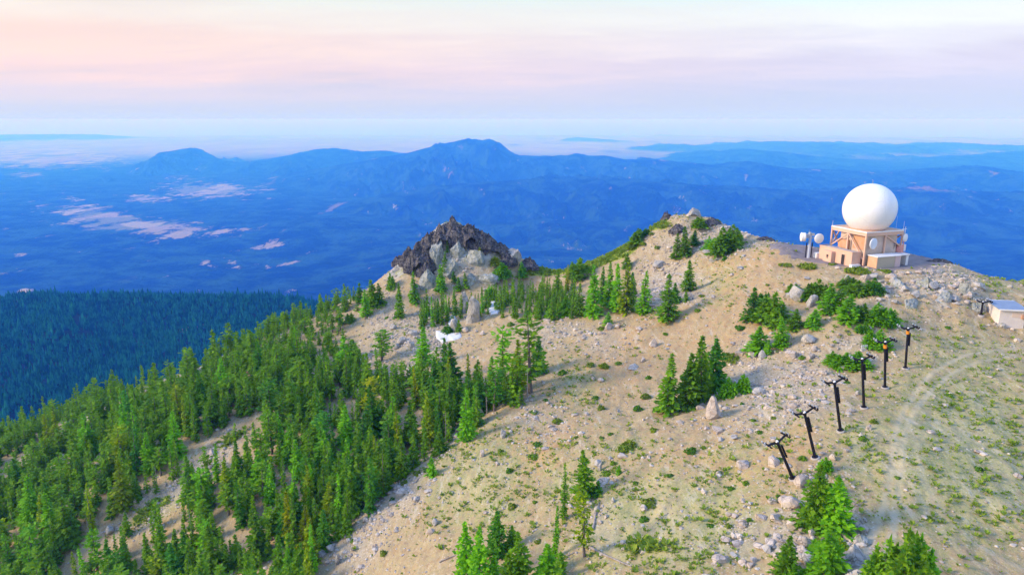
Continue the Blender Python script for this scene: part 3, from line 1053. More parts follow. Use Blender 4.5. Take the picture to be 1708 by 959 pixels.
def trunk_np(H, r0, seed, bend=0.02, n=7, limbs=0):
    rg = np.random.default_rng(seed)
    zs = np.array([-0.6, 0.0, 0.15, 0.4, 0.7, 0.97]) * H
    zs[0] = -0.6
    rs = np.array([1.25, 1.1, 0.85, 0.6, 0.35, 0.06]) * r0
    off = np.cumsum(rg.normal(0, bend * H * 0.15, (6, 2)), 0); off[:2] = 0
    V = []
    for z, r_, o in zip(zs, rs, off):
        for i in range(n):
            t = 6.283 * i / n
            V.append((o[0] + r_ * math.cos(t), o[1] + r_ * math.sin(t), z))
    F = []
    for k in range(5):
        for i in range(n):
            j = (i + 1) % n
            F.append((k * n + i, k * n + j, (k + 1) * n + j, (k + 1) * n + i))
    # short dead stubs and bare limbs
    for q in range(limbs):
        t = rg.uniform(0.08, 0.8); z = t * H; az = rg.uniform(0, 6.28); L = rg.uniform(0.3, 0.9) * (1.1 - t) * r0 * 7
        d = np.array([math.cos(az), math.sin(az), rg.uniform(-0.2, 0.3)])
        s = np.array([-math.sin(az), math.cos(az), 0]) * 0.03
        u = np.array([0, 0, 0.03])
        b = np.array([0, 0, z]); o = len(V)
        for p in (b - s - u, b + s - u, b + s + u, b - s + u, b + d * L - s * .3, b + d * L + s * .3, b + d * L + s * .3 + u, b + d * L + u - s * .3):
            V.append(tuple(p))
        for fc in ((0, 1, 5, 4), (1, 2, 6, 5), (2, 3, 7, 6), (3, 0, 4, 7)):
            F.append(tuple(i + o for i in fc))
    return np.array(V), np.array(F)


KINDS = {}


def def_kind(key, n, H, Rr, **kw):
    L = []
    for i in range(n):
        sd_ = hash_seed(key, i)
        if kw.get('shape') == 'bush':
            rgb = np.random.default_rng(sd_)
            parts = []
            for j in range(6):
                hh_ = H * (1.0 if j == 0 else rgb.uniform(0.55, 0.92))
                a_ = rgb.uniform(0, 6.28); q_ = 0 if j == 0 else Rr * rgb.uniform(0.30, 0.52)
                v_, _f = conifer_np(sd_ + j, hh_, Rr * 0.72, shape='full', clear=0.02, whorl=0.15, per=12, size=0.34, gap=0.04)
                parts.append(v_ + np.array([math.cos(a_) * q_, math.sin(a_) * q_, 0]))
            V = np.concatenate(parts); F = np.arange(len(V)).reshape(-1, 4)
        else:
            V, F = conifer_np(sd_, H, Rr, **kw)
        tr = trunk_np(H * (0.98 if kw.get('shape') != 'bush' else 0.8), 0.020 * H + 0.03, sd_, limbs=10 if kw.get('shape') == 'old' else 2)
        L.append((mesh_np("crown", V, F, M_LEAF), mesh_np("trunk", tr[0], tr[1], M_BARK, True), H, Rr))
    KINDS[key] = L


def hash_seed(key, i):
    return sum(ord(ch) * (k + 3) for k, ch in enumerate(key)) * 17 + i * 101


def_kind('fir', 6, 8.0, 1.75, shape='fir', whorl=0.20, per=10, size=0.56, gap=0.08)
def_kind('full', 5, 6.0, 1.9, shape='full', clear=0.1, whorl=0.18, per=12, size=0.55, gap=0.06)
def_kind('narrow', 5, 8.0, 1.6, shape='narrow', whorl=0.20, per=9, size=0.50)
def_kind('old', 6, 9.0, 1.5, shape='old', clear=1.7, whorl=0.30, per=8, size=0.60, gap=0.25)
def_kind('bush', 5, 3.2, 1.7, shape='bush', clear=0.05, whorl=0.17, per=13, size=0.44, gap=0.05)
def_kind('small', 4, 3.0, 0.75, shape='fir', clear=0.1, whorl=0.15, per=9, size=0.36)

TINTS = {'mid green': (1.0, 1.0, 1.0), 'dark green': (0.55, 0.78, 1.2), 'yellowish green': (1.6, 1.12, 0.75), 'bright green': (1.15, 1.35, 0.9), 'bluish green': (0.65, 1.0, 2.3), 'yellow': (2.3, 1.25, 0.5)}
TREES = []      # dicts, labelled at the end
trunk_name, crown_name = "trunk", "crown"


def plant_tree(p, hh, ww, kind, tint, zone, name="conifer"):
    me_c, me_t, H, Rr = random.choice(KINDS[kind])
    o = empty(name, (p[0], p[1], p[2] - 0.05), random.uniform(0, 6.283))
    o.rotation_euler.x = random.gauss(0, 0.025); o.rotation_euler.y = random.gauss(0, 0.025)
    s = ww / (2 * Rr)
    o.scale = (s, s, hh / H)
    t = link("trunk", me_t, o)
    c = link("crown", me_c, o)
    tc = TINTS[tint]; v = random.uniform(0.85, 1.18)
    c.color = (tc[0] * v, tc[1] * v, tc[2] * v, 1)
    px, py, dep = project(p[0], p[1], p[2])
    TREES.append(dict(o=o, px=float(px), py=float(py), h=hh, w=ww, kind=kind, tint=tint, zone=zone, name=name))
    return o


# trees one can tell apart in the photograph: base x, base y, height, width in photo pixels, kind, tint
SINGLES = {
 'beside the big upright boulder': [
    (1112, 687, 96, 46, 'fir', 'mid green'), (1147, 680, 88, 48, 'full', 'mid green'), (1168, 668, 106, 46, 'full', 'mid green'), (1187, 648, 82, 48, 'full', 'dark green'),
    (1214, 660, 38, 32, 'bush', 'bright green'), (1238, 654, 38, 30, 'bush', 'bright green')],
 'below the radar station': [
    (1257, 533, 54, 32, 'full', 'dark green'), (1287, 537, 60, 56, 'bush', 'mid green'), (1276, 528, 48, 40, 'bush', 'dark green'), (1264, 586, 42, 38, 'full', 'bright green'), (1279, 591, 26, 18, 'small', 'bright green'),
    (1303, 578, 48, 28, 'full', 'bright green'), (1325, 549, 34, 28, 'full', 'mid green'), (1356, 545, 30, 30, 'full', 'bright green'), (1325, 488, 18, 24, 'bush', 'mid green'), (1365, 497, 38, 40, 'bush', 'mid green'),
    (1346, 501, 28, 22, 'small', 'dark green'), (1383, 523, 50, 38, 'full', 'bright green'), (1402, 519, 42, 28, 'full', 'mid green'), (1413, 536, 46, 40, 'full', 'bright green'), (1438, 533, 34, 30, 'bush', 'mid green'),
    (1464, 539, 42, 40, 'bush', 'bright green'), (1482, 540, 34, 30, 'bush', 'bright green'), (1432, 492, 30, 44, 'bush', 'mid green'), (1456, 486, 28, 34, 'bush', 'dark green'), (1413, 478, 22, 30, 'bush', 'mid green')],
 'by the lift towers': [
    (1441, 553, 18, 24, 'bush', 'bright green'), (1464, 577, 34, 40, 'bush', 'bright green'), (1389, 608, 27, 36, 'bush', 'bright green'), (1428, 611, 30, 50, 'bush', 'bright green'), (1406, 610, 20, 26, 'bush', 'mid green')],
 'under the lowest lift tower': [
    (1356, 876, 100, 50, 'full', 'mid green'), (1390, 884, 86, 60, 'full', 'bright green'), (1378, 960, 78, 60, 'full', 'bright green'), (1309, 957, 60, 38, 'full', 'mid green'), (1321, 963, 24, 18, 'small', 'bright green'),
    (1347, 960, 18, 26, 'bush', 'bright green'), (1376, 784, 26, 24, 'bush', 'bright green'), (1372, 830, 40, 36, 'bush', 'mid green'), (1398, 925, 36, 36, 'bush', 'yellowish green'), (1362, 925, 30, 30, 'bush', 'bright green'), (1360, 884, 24, 24, 'bush', 'mid green')],
 'at the lower plateau edge': [
    (1468, 990, 112, 62, 'bush', 'mid green'), (1502, 1000, 135, 78, 'bush', 'mid green'), (1530, 990, 112, 60, 'bush', 'bright green'), (1450, 990, 66, 40, 'bush', 'dark green')],
 'in the bottom centre clump': [
    (780, 985, 100, 44, 'full', 'bright green'), (799, 990, 98, 44, 'full', 'bright green'), (829, 925, 68, 38, 'full', 'dark green'), (855, 914, 36, 24, 'full', 'mid green'), (866, 985, 86, 48, 'full', 'mid green'), (822, 980, 50, 30, 'full', 'bright green'), (845, 1000, 70, 40, 'full', 'mid green')],
 'alone on the open slope': [
    (940, 866, 90, 24, 'narrow', 'mid green'), (926, 930, 80, 24, 'narrow', 'bright green'), (914, 962, 50, 44, 'fir', 'bright green'), (934, 966, 44, 30, 'small', 'mid green'), (976, 830, 76, 38, 'fir', 'mid green'),
    (975, 928, 104, 28, 'old', 'yellowish green'), (996, 826, 24, 18, 'small', 'dark green'), (1032, 791, 16, 10, 'small', 'bright green'), (720, 793, 30, 20, 'small', 'bright green')],
 'in the saddle tree belt': [
    (1113, 536, 78, 40, 'fir', 'mid green'), (1126, 505, 34, 22, 'fir', 'dark green'), (1148, 486, 53, 26, 'fir', 'mid green'), (1144, 503, 18, 13, 'small', 'mid green'), (1072, 523, 72, 28, 'fir', 'bright green'), (1054, 520, 60, 20, 'narrow', 'mid green'),
    (1042, 523, 88, 34, 'fir', 'yellowish green'), (1029, 520, 80, 28, 'fir', 'bright green'), (990, 528, 86, 34, 'fir', 'bright green'), (1004, 505, 60, 24, 'fir', 'dark green'), (1016, 512, 74, 28, 'fir', 'bright green'), (966, 528, 56, 22, 'fir', 'mid green'),
    (941, 528, 34, 26, 'fir', 'bright green'), (916, 531, 32, 16, 'small', 'bright green'), (930, 492, 44, 20, 'fir', 'mid green'), (946, 486, 46, 16, 'narrow', 'yellow'), (954, 497, 48, 18, 'narrow', 'dark green'), (967, 462, 38, 40, 'bush', 'mid green'),
    (1046, 448, 24, 20, 'fir', 'mid green'), (1053, 494, 40, 22, 'fir', 'dark green'), (1014, 542, 22, 16, 'small', 'bright green')],
 'on the rocky knoll': [
    (1168, 378, 20, 30, 'bush', 'mid green'), (1204, 421, 50, 56, 'bush', 'mid green'), (1222, 408, 40, 34, 'bush', 'mid green'), (1183, 417, 27, 28, 'bush', 'bright green'), (1128, 432, 43, 18, 'fir', 'mid green'), (1143, 427, 50, 26, 'fir', 'mid green'),
    (1157, 409, 26, 20, 'fir', 'dark green'), (1064, 404, 28, 28, 'bush', 'mid green'), (1055, 414, 18, 18, 'bush', 'yellowish green'), (1209, 433, 8, 8, 'bush', 'bright green'), (1078, 392, 14, 16, 'bush', 'dark green')],
 'on the grey rock crag': [
    (746, 421, 26, 10, 'narrow', 'mid green'), (742, 458, 38, 16, 'fir', 'mid green'), (735, 487, 46, 22, 'fir', 'bright green'), (691, 507, 54, 22, 'fir', 'bright green'), (667, 530, 58, 20, 'fir', 'mid green'), (652, 481, 32, 18, 'bush', 'mid green'),
    (622, 512, 46, 30, 'fir', 'mid green'), (611, 528, 46, 20, 'fir', 'bright green'), (600, 505, 34, 18, 'fir', 'dark green'), (634, 508, 36, 22, 'fir', 'mid green'), (586, 536, 18, 18, 'bush', 'mid green'), (703, 542, 44, 15, 'narrow', 'mid green'), (711, 539, 38, 13, 'narrow', 'bright green'),
    (722, 545, 50, 15, 'narrow', 'bright green'), (730, 540, 42, 13, 'narrow', 'dark green'), (737, 542, 56, 17, 'narrow', 'mid green'), (746, 530, 40, 14, 'narrow', 'bright green'), (758, 507, 30, 12, 'narrow', 'bright green'), (776, 481, 26, 14, 'small', 'mid green'),
    (765, 484, 22, 14, 'small', 'bright green'), (805, 522, 30, 14, 'narrow', 'bright green'), (816, 496, 26, 16, 'bush', 'bright green'), (836, 461, 28, 32, 'bush', 'bright green'), (826, 440, 16, 22, 'bush', 'yellowish green'), (872, 462, 26, 20, 'fir', 'bright green'),
    (766, 553, 20, 14, 'small', 'mid green'), (747, 553, 16, 18, 'bush', 'dark green'), (801, 428, 16, 9, 'small', 'yellow'), (686, 440, 14, 8, 'small', 'dark green'), (757, 470, 18, 12, 'small', 'dark green')],
 'at the upper forest edge': [
    (706, 612, 66, 34, 'fir', 'bright green'), (637, 602, 52, 28, 'old', 'mid green'), (592, 598, 32, 28, 'fir', 'mid green'), (885, 655, 132, 44, 'old', 'mid green'), (862, 652, 84, 38, 'fir', 'yellowish green'), (838, 640, 96, 34, 'old', 'bright green'), (898, 622, 60, 30, 'fir', 'dark green'),
    (778, 736, 84, 30, 'fir', 'bright green'), (735, 756, 34, 28, 'fir', 'mid green'), (818, 665, 70, 28, 'fir', 'mid green')],
}
SINGLE_PX = []
for zone, L in SINGLES.items():
    P_, ok = ground([a[0] for a in L], [min(a[1], 1040) for a in L])
    for q, (bx, by, hp, wp, kd, tint) in zip(P_, L):
        px, py, dep = project(*q)
        # foreshortening of upright things seen from above
        down = math.atan2(-q[2], math.hypot(q[0], q[1]))
        hh = hp * dep / FPX / max(math.cos(down), 0.6) * 1.0
        if kd == 'bush': hh *= 0.85
        plant_tree(q, float(hh), float(wp * dep / FPX) * (1.12 if kd == 'narrow' else 1.25), kd, tint, zone)
        SINGLE_PX.append((q[0], q[1], wp * dep / FPX * 0.5))


def inpoly(px, py, P):
    c = np.zeros(px.shape, bool)
    n = len(P)
    for i in range(n):
        x0, y0 = P[i]; x1, y1 = P[(i + 1) % n]
        m = ((y0 > py) != (y1 > py)) & (px < (x1 - x0) * (py - y0) / (y1 - y0 + 1e-9) + x0)
        c ^= m
    return c


F_MAIN = [(-120, 1160), (-120, 790), (0, 790), (60, 745), (130, 705), (200, 668), (262, 650), (340, 612), (372, 590), (430, 583), (470, 585), (520, 596), (560, 606), (600, 620), (650, 640), (700, 640), (745, 634), (800, 642), (850, 652),
          (880, 650), (872, 676), (830, 690), (795, 716), (745, 742), (690, 785), (655, 815), (615, 868), (560, 908), (530, 960), (480, 1160)]
F_CREST = [(-120, 790), (-60, 762), (0, 738), (60, 716), (120, 694), (180, 668), (240, 650), (300, 624), (338, 606), (330, 622), (262, 648), (190, 682), (120, 716), (40, 758), (-20, 790), (-120, 830)]
F_RIDGE = [(375, 596), (400, 580), (425, 566), (470, 548), (520, 530), (560, 512), (600, 494), (612, 520), (580, 548), (590, 575), (565, 600), (520, 592), (470, 582), (420, 580)]
F_BAND = [(700, 552), (712, 520), (760, 515), (800, 500), (850, 484), (900, 482), (950, 500), (1000, 520), (1000, 532), (930, 536), (850, 532), (790, 530)]
BARE = [([(0, 792), (60, 745), (110, 716), (200, 668), (262, 642), (310, 622), (350, 604), (400, 584)], 11), ([(0, 812), (60, 765), (110, 736), (200, 688), (262, 662), (310, 642), (350, 622)], 7), ([(185, 892), (250, 850), (300, 815), (345, 775), (400, 742), (440, 706)], 12), ([(195, 915), (255, 873), (305, 838), (350, 798), (400, 765)], 7), ([(640, 730), (700, 690), (720, 700)], 5),
        ([(330, 760), (380, 722), (430, 700)], 14), ([(110, 770), (85, 800)], 14), ([(150, 905), (190, 890)], 14), ([(560, 650), (590, 690)], 9), ([(480, 700), (500, 740)], 8)]


def scatter(step, bx, by, seed):
    rg = np.random.default_rng(seed)
    xs, ys = np.meshgrid(np.arange(bx[0], bx[1], step), np.arange(by[0], by[1], step))
    xs = xs.ravel() + rg.uniform(-0.46, 0.46, xs.size) * step
    ys = ys.ravel() + rg.uniform(-0.46, 0.46, ys.size) * step
    zs = height(xs, ys)
    px, py, dep = project(xs, ys, zs)
    return xs, ys, zs, px, py, dep


FOREST = []
for poly, step, keep, zone, hm, kinds in (
        (F_MAIN, 2.15, 0.92, 'main', 1.0, None), (F_CREST, 2.1, 1.0, 'crest', 0.85, None), (F_RIDGE, 2.6, 0.8, 'ridge', 0.72, None), (F_BAND, 2.0, 0.9, 'band', 0.66, 'young')):
    xs, ys, zs, px, py, dep = scatter(step, (-230, 40), (60, 262), len(FOREST) + 5)
    ok = inpoly(px, py, poly) & (px > -110) & (px < 1800) & (py < 1130)
    dens = 0.55 + 0.45 * sstep(-0.35, 0.25, fbm(xs / 9, ys / 9, 77, 3))
    ok &= rng.random(len(xs)) < keep * dens
    for P, w in BARE:
        w = w * (0.45 if zone == 'crest' else 1.0)
        ok &= seg_dist(px + 8 * fbm(xs / 5, ys / 5, 78, 2), py, P) > w
    for sx, sy, sr in SINGLE_PX:
        ok &= np.hypot(xs - sx, ys - sy) > 1.1 + 0.4 * sr
    for i in np.nonzero(ok)[0]:
        hgt = hm * float(np.clip(rng.lognormal(math.log(6.3), 0.30), 2.6, 11.5))
        rr = rng.random()
        if zone == 'band':
            kd = 'narrow' if rr < 0.6 else 'fir'
            hgt = max(3.0, hgt * 1.0)
        else:
            kd = 'fir' if rr < 0.55 else ('narrow' if rr < 0.84 else 'old')
            if kd == 'old': hgt = max(hgt, 6.5)
            if hgt < 4: kd = 'small'
        wid = {'fir': 0.47, 'narrow': 0.36, 'old': 0.42, 'small': 0.55}[kd] * hgt * rng.uniform(0.85, 1.2)
        rr = rng.random()
        tint = 'mid green' if rr < 0.28 else 'dark green' if rr < 0.5 else 'yellowish green' if rr < 0.66 else 'bright green' if rr < 0.92 else 'bluish green' if rr < 0.975 else 'yellow'
        FOREST.append((hgt / dep[i], xs[i], ys[i], zs[i], hgt, wid, kd, tint, zone, px[i], py[i]))
FOREST.sort(key=lambda a: -a[0])
N_SINGLE = len(TREES)
inview = [a for a in FOREST if -20 < a[9] < 1728 and a[10] - 40 < 959]
rest = [a for a in FOREST if not (-20 < a[9] < 1728 and a[10] - 40 < 959)]
near_f, far_f = inview[:max(0, 300 - N_SINGLE)], inview[max(0, 300 - N_SINGLE):] + rest


def zone_of(px, py, z):
    if z == 'crest': return 'on the far left ridge'
    if z == 'ridge': return 'on the ridge below the crag'
    if z == 'band': return 'among young trees by the snow'
    if px < 215: return 'in the lower left forest' if py > 850 else 'in the left forest'
    if px < 430: return 'below the grassy forest gap' if py > 850 else ('above the grassy forest gap' if py > 700 else 'in the forest under the ridge')
    if px < 620: return 'at the bottom end of the forest' if py > 850 else ('in the forest middle' if py > 700 else 'in the upper forest')
    return 'along the forest edge' if py > 690 else 'in the upper right forest'


for a in near_f:
    plant_tree((a[1], a[2], a[3]), a[4], a[5], a[6], a[7], zone_of(a[9], a[10], a[8]))

# the rest of the forest: too many to be things of their own
lowV, lowF, off = [], [], 0
LOW = {}
for kd, (H, Rr, kw) in {'fir': (8, 1.75, dict(shape='fir', whorl=0.32, per=8, size=0.80)), 'narrow': (8, 1.6, dict(shape='narrow', whorl=0.34, per=7, size=0.70)),
                        'old': (9, 1.5, dict(shape='old', clear=1.6, whorl=0.42, per=7, size=0.85, gap=0.18)), 'small': (3, 0.75, dict(shape='fir', clear=0.1, whorl=0.34, per=5, size=0.5))}.items():
    LOW[kd] = []
    for i in range(4):
        V, F = conifer_np(900 + i, H, Rr, **kw)
        T = trunk_np(H * 0.95, 0.02 * H + 0.03, i, n=4)
        LOW[kd].append((V, F, T[0], T[1], H, Rr))
mi, moff = [], 0
for a in far_f:
    V, F, TV, TF, H, Rr = random.choice(LOW[a[6]])
    ang_ = random.uniform(0, 6.28); c_, s_ = math.cos(ang_), math.sin(ang_)
    k = a[5] / (2 * Rr); kz = a[4] / H
    for VV, FF, m in ((V, F, 0), (TV, TF[:20], 1)):
        W = np.empty_like(VV)
        W[:, 0] = (VV[:, 0] * c_ - VV[:, 1] * s_) * k + a[1]
        W[:, 1] = (VV[:, 0] * s_ + VV[:, 1] * c_) * k + a[2]
        W[:, 2] = VV[:, 2] * kz + a[3]
        lowV.append(W); lowF.append(FF + moff); moff += len(W); mi += [m] * len(FF)
me = mesh_np("conifer_forest", np.concatenate(lowV), np.concatenate(lowF), M_LEAF_S)
me.materials.append(M_BARK)
me.polygons.foreach_set("material_index", np.array(mi, np.int32))
o = link("conifer_forest", me)
tag(o, "smaller green conifers filling the gaps of the forest on the left slope", "forest", kind="stuff")
print("trees", len(TREES), "forest rest", len(far_f))

# woods on the shoulder far below, and the tops just behind the saddle
rg = np.random.default_rng(5)
n = 52000
X = rg.uniform(-1500, 250, n); Y = rg.uniform(760, 1760, n)
keep = (np.abs(X / Y) < 0.85) & (fbm(X / 60, Y / 60, 200, 3) > -0.55)
X, Y = X[keep], Y[keep]
X2 = rg.uniform(-40, 60, 500); Y2 = rg.uniform(232, 330, 500)
X = np.r_[X, X2]; Y = np.r_[Y, Y2]
Z = height(X, Y)
px, py, dep = project(X, Y, Z)
k = (px > -80) & (px < 980)
X, Y, Z, dep = X[k], Y[k], Z[k], dep[k]
m = len(X)
hgt = rg.lognormal(math.log(13.5), 0.28, m) * np.where(Y < 400, 0.55, 1.0)
wd = hgt * rg.uniform(0.15, 0.22, m)
# two stacked ragged cones of five sides each
tv = []
for z0, z1, r_ in ((0.08, 0.7, 1.0), (0.45, 1.0, 0.62)):
    for i in range(5):
        t = 6.283 * i / 5
        tv.append((math.cos(t) * r_, math.sin(t) * r_, z0))
    tv.append((0, 0, z1))
tv = np.array(tv)
tf = np.array([(6 * b + i, 6 * b + (i + 1) % 5, 6 * b + 5) for b in range(2) for i in range(5)])
A = rg.uniform(0, 6.28, m)
jit = rg.uniform(0.6, 1.3, (m, 12))
VX = (tv[None, :, 0] * np.cos(A)[:, None] - tv[None, :, 1] * np.sin(A)[:, None]) * wd[:, None] * jit + X[:, None]
VY = (tv[None, :, 0] * np.sin(A)[:, None] + tv[None, :, 1] * np.cos(A)[:, None]) * wd[:, None] * jit + Y[:, None]
VZ = tv[None, :, 2] * hgt[:, None] + Z[:, None] - 0.5
V = np.stack([VX, VY, VZ], -1).reshape(-1, 3)
F = (tf[None] + (np.arange(m) * 12)[:, None, None]).reshape(-1, 3)
o = link("distant_forest", mesh_np("distant_forest", V, F, M_FARLEAF))
tag(o, "hazy blue-green forest covering the shoulder far below the ridge", "forest", kind="stuff")

# ------------------------------------------------------------------ crag and outcrops: each lump of rock is its own thing
random.seed(21)
ROCKS = []      # for labelling


def crag(px, py, wp, hp, dp, seed, mat, label, name="rock_outcrop", cat="rock", sink=0.30, spike=0.5, rz=0.0, Y=None, base=ICO4, grp=None):
    if Y is None:
        q = ground([px], [py])[0][0]
    else:
        q = at(px, py, Y)
        q[2] = min(q[2], float(height(q[0], q[1])))
    dep = project(*q)[2]
    w, h_, d_ = wp * dep / FPX / 2, hp * dep / FPX, dp * dep / FPX / 2
    if mat is M_DARKROCK and spike > 0.3:
        V, F = spire(seed, w * 1.25, d_ * 1.2, h_ * 0.95, steep=0.75 if mat is M_DARKROCK else 0.6)
        V = V - np.array([0, 0, 0.12 * h_])
    else:
        V, F = jagged(seed, w, d_, h_ * 0.72, base, spike)
        V = V + np.array([0, 0, h_ * (0.5 - sink)])
    o = link(name, mesh_np(name, V, F, mat, False))
    o.location = tuple(float(v) for v in q); o.rotation_euler = (0, 0, rz)
    tag(o, label, cat, grp)
    return o


CR = "dark rocks along the crest of the crag"
crag(757, 386, 46, 36, 40, 1, M_DARKROCK, "highest jagged dark rock, the very tip of the crag", grp=CR)
crag(738, 396, 40, 34, 40, 12, M_DARKROCK, "brown-black broken rock just left of the crag's tip", grp=CR)
crag(722, 408, 40, 32, 38, 2, M_DARKROCK, "dark broken rock capping the left shoulder of the crag", grp=CR)
crag(703, 436, 52, 44, 36, 3, M_DARKROCK, "big reddish dark rock face on the left flank of the crag", grp=CR)
crag(713, 448, 30, 32, 26, 13, M_DARKROCK, "lower end of the dark rock face on the crag's left flank", grp=CR)
crag(684, 432, 30, 28, 30, 14, M_DARKROCK, "dark notched rock on the crag's left skyline above the yellow shrubs", grp=CR)
crag(667, 438, 22, 16, 20, 4, M_DARKROCK, "small dark rock ending the crag's skyline at its left foot", grp=CR)
crag(783, 396, 44, 30, 36, 5, M_DARKROCK, "dark spiky rock right of the crag's tip", grp=CR)
crag(803, 405, 40, 26, 34, 6, M_DARKROCK, "dark sloping rock halfway down the crag's right skyline", grp=CR)
crag(826, 416, 38, 20, 30, 7, M_DARKROCK, "dark rock low on the crag's right skyline", grp=CR)
crag(846, 434, 30, 22, 26, 8, M_DARKROCK, "dark rock at the right foot of the crag above a round bush", grp=CR)
crag(768, 404, 34, 24, 26, 15, M_DARKROCK, "dark broken rock below the crag's tip", grp=CR)
crag(855, 432, 30, 18, 26, 9, M_GREYROCK, "grey rock in the notch between the crag and the dark knob")
crag(880, 442, 30, 18, 26, 10, M_DARKROCK, "dark rounded knob standing alone right of the crag")
SL = "pale slabs on the face of the crag"
for i, (a, b, w_, h_, l_) in enumerate([(764, 424, 34, 40, "pale grey-green slab high on the crag face under its tip"), (730, 430, 30, 44, "tall leaning pale slab on the crag's left face"), (790, 432, 40, 32, "wide grey slab on the crag's right face"),
                                        (750, 456, 30, 34, "grey slab in the middle of the crag face between small firs"), (782, 470, 36, 22, "flat grey slab low on the crag face"), (812, 470, 44, 22, "blocky brownish slab at the right foot of the crag"),
                                        (715, 476, 34, 34, "bluish slab low on the crag's left face"), (694, 486, 24, 20, "small grey slab at the crag's left foot")]):
    crag(a, b, w_, h_, 22, 40 + i, M_SLABROCK, l_, cat="rock", sink=0.5, spike=0.34, rz=0.4 * math.sin(i * 2.1), grp=SL)
crag(789, 536, 30, 46, 24, 60, M_GREYROCK, "tall smooth grey boulder between the two snow patches", name="boulder", cat="boulder", sink=0.2, spike=0.22, base=ICO3)
crag(776, 520, 22, 34, 18, 61, M_GREYROCK, "slanting grey boulder leaning on the tall one between the snow patches", name="boulder", cat="boulder", sink=0.2, spike=0.22, base=ICO3)
crag(758, 552, 14, 30, 12, 62, M_GREYROCK, "narrow upright rock rising out of the larger snow patch", name="boulder", cat="boulder", sink=0.2, spike=0.22, base=ICO3)
crag(1100, 372, 26, 22, 24, 20, M_DARKROCK, "dark rock stack with two spikes on top of the knoll's left end")
crag(1112, 366, 18, 18, 16, 24, M_DARKROCK, "right half of the dark rock stack on the knoll")
crag(1097, 358, 9, 20, 8, 25, M_GREYROCK, "thin pale rock spike topping the dark stack on the knoll", base=ICO3)
crag(1156, 359, 26, 12, 20, 21, M_GREYROCK, "pale broken rock at the very top of the knoll")
crag(1186, 372, 28, 12, 20, 22, M_DARKROCK, "dark ledge on the knoll right of its top bush")
crag(1130, 384, 24, 14, 20, 23, M_DARKROCK, "low dark ledge on the knoll's left face")
crag(1612, 444, 30, 9, 16, 26, M_DARKROCK, "dark ledge on the skyline right of the gravel pad")
crag(1566, 437, 40, 8, 14, 27, M_DARKROCK, "dark rim rock behind the right end of the gravel pad")
crag(1590, 438, 26, 8, 14, 28, M_GREYROCK, "pale rim rock at the right end of the gravel pad")
crag(1276, 400, 26, 7, 14, 29, M_DARKROCK, "dark rim rock on the skyline left of the gravel pad")
PS = "shattered ledges below the gravel pad"
for i, (a, b, w_, h_, l_) in enumerate([(1545, 478, 46, 26, "broad shattered ledge under the right end of the pad"), (1575, 500, 50, 30, "largest grey-blue ledge on the bank below the pad"), (1610, 492, 30, 44, "steep streaked ledge at the right end of the bank"),
                                        (1520, 505, 40, 20, "low broken ledge on the bank above the bushes"), (1630, 516, 24, 26, "bluish ledge just above the small far lift tower"), (1500, 478, 36, 20, "ledge of stacked blocks right of the bushes under the pad")]):
    crag(a, b, w_, h_, 26, 70 + i, M_SLABROCK, l_, sink=0.62, spike=0.4, rz=0.3 * i, grp=PS)
crag(1420, 935, 50, 40, 40, 80, M_GREYROCK, "dark cracked grey outcrop between the firs and the grassy plateau", sink=0.55)
crag(1441, 905, 30, 24, 30, 81, M_SLABROCK, "upper block of the cracked outcrop beside the grassy plateau", sink=0.55)
crag(1430, 975, 40, 34, 40, 82, M_GREYROCK, "lowest block of the cracked outcrop at the photo's bottom edge", sink=0.55)

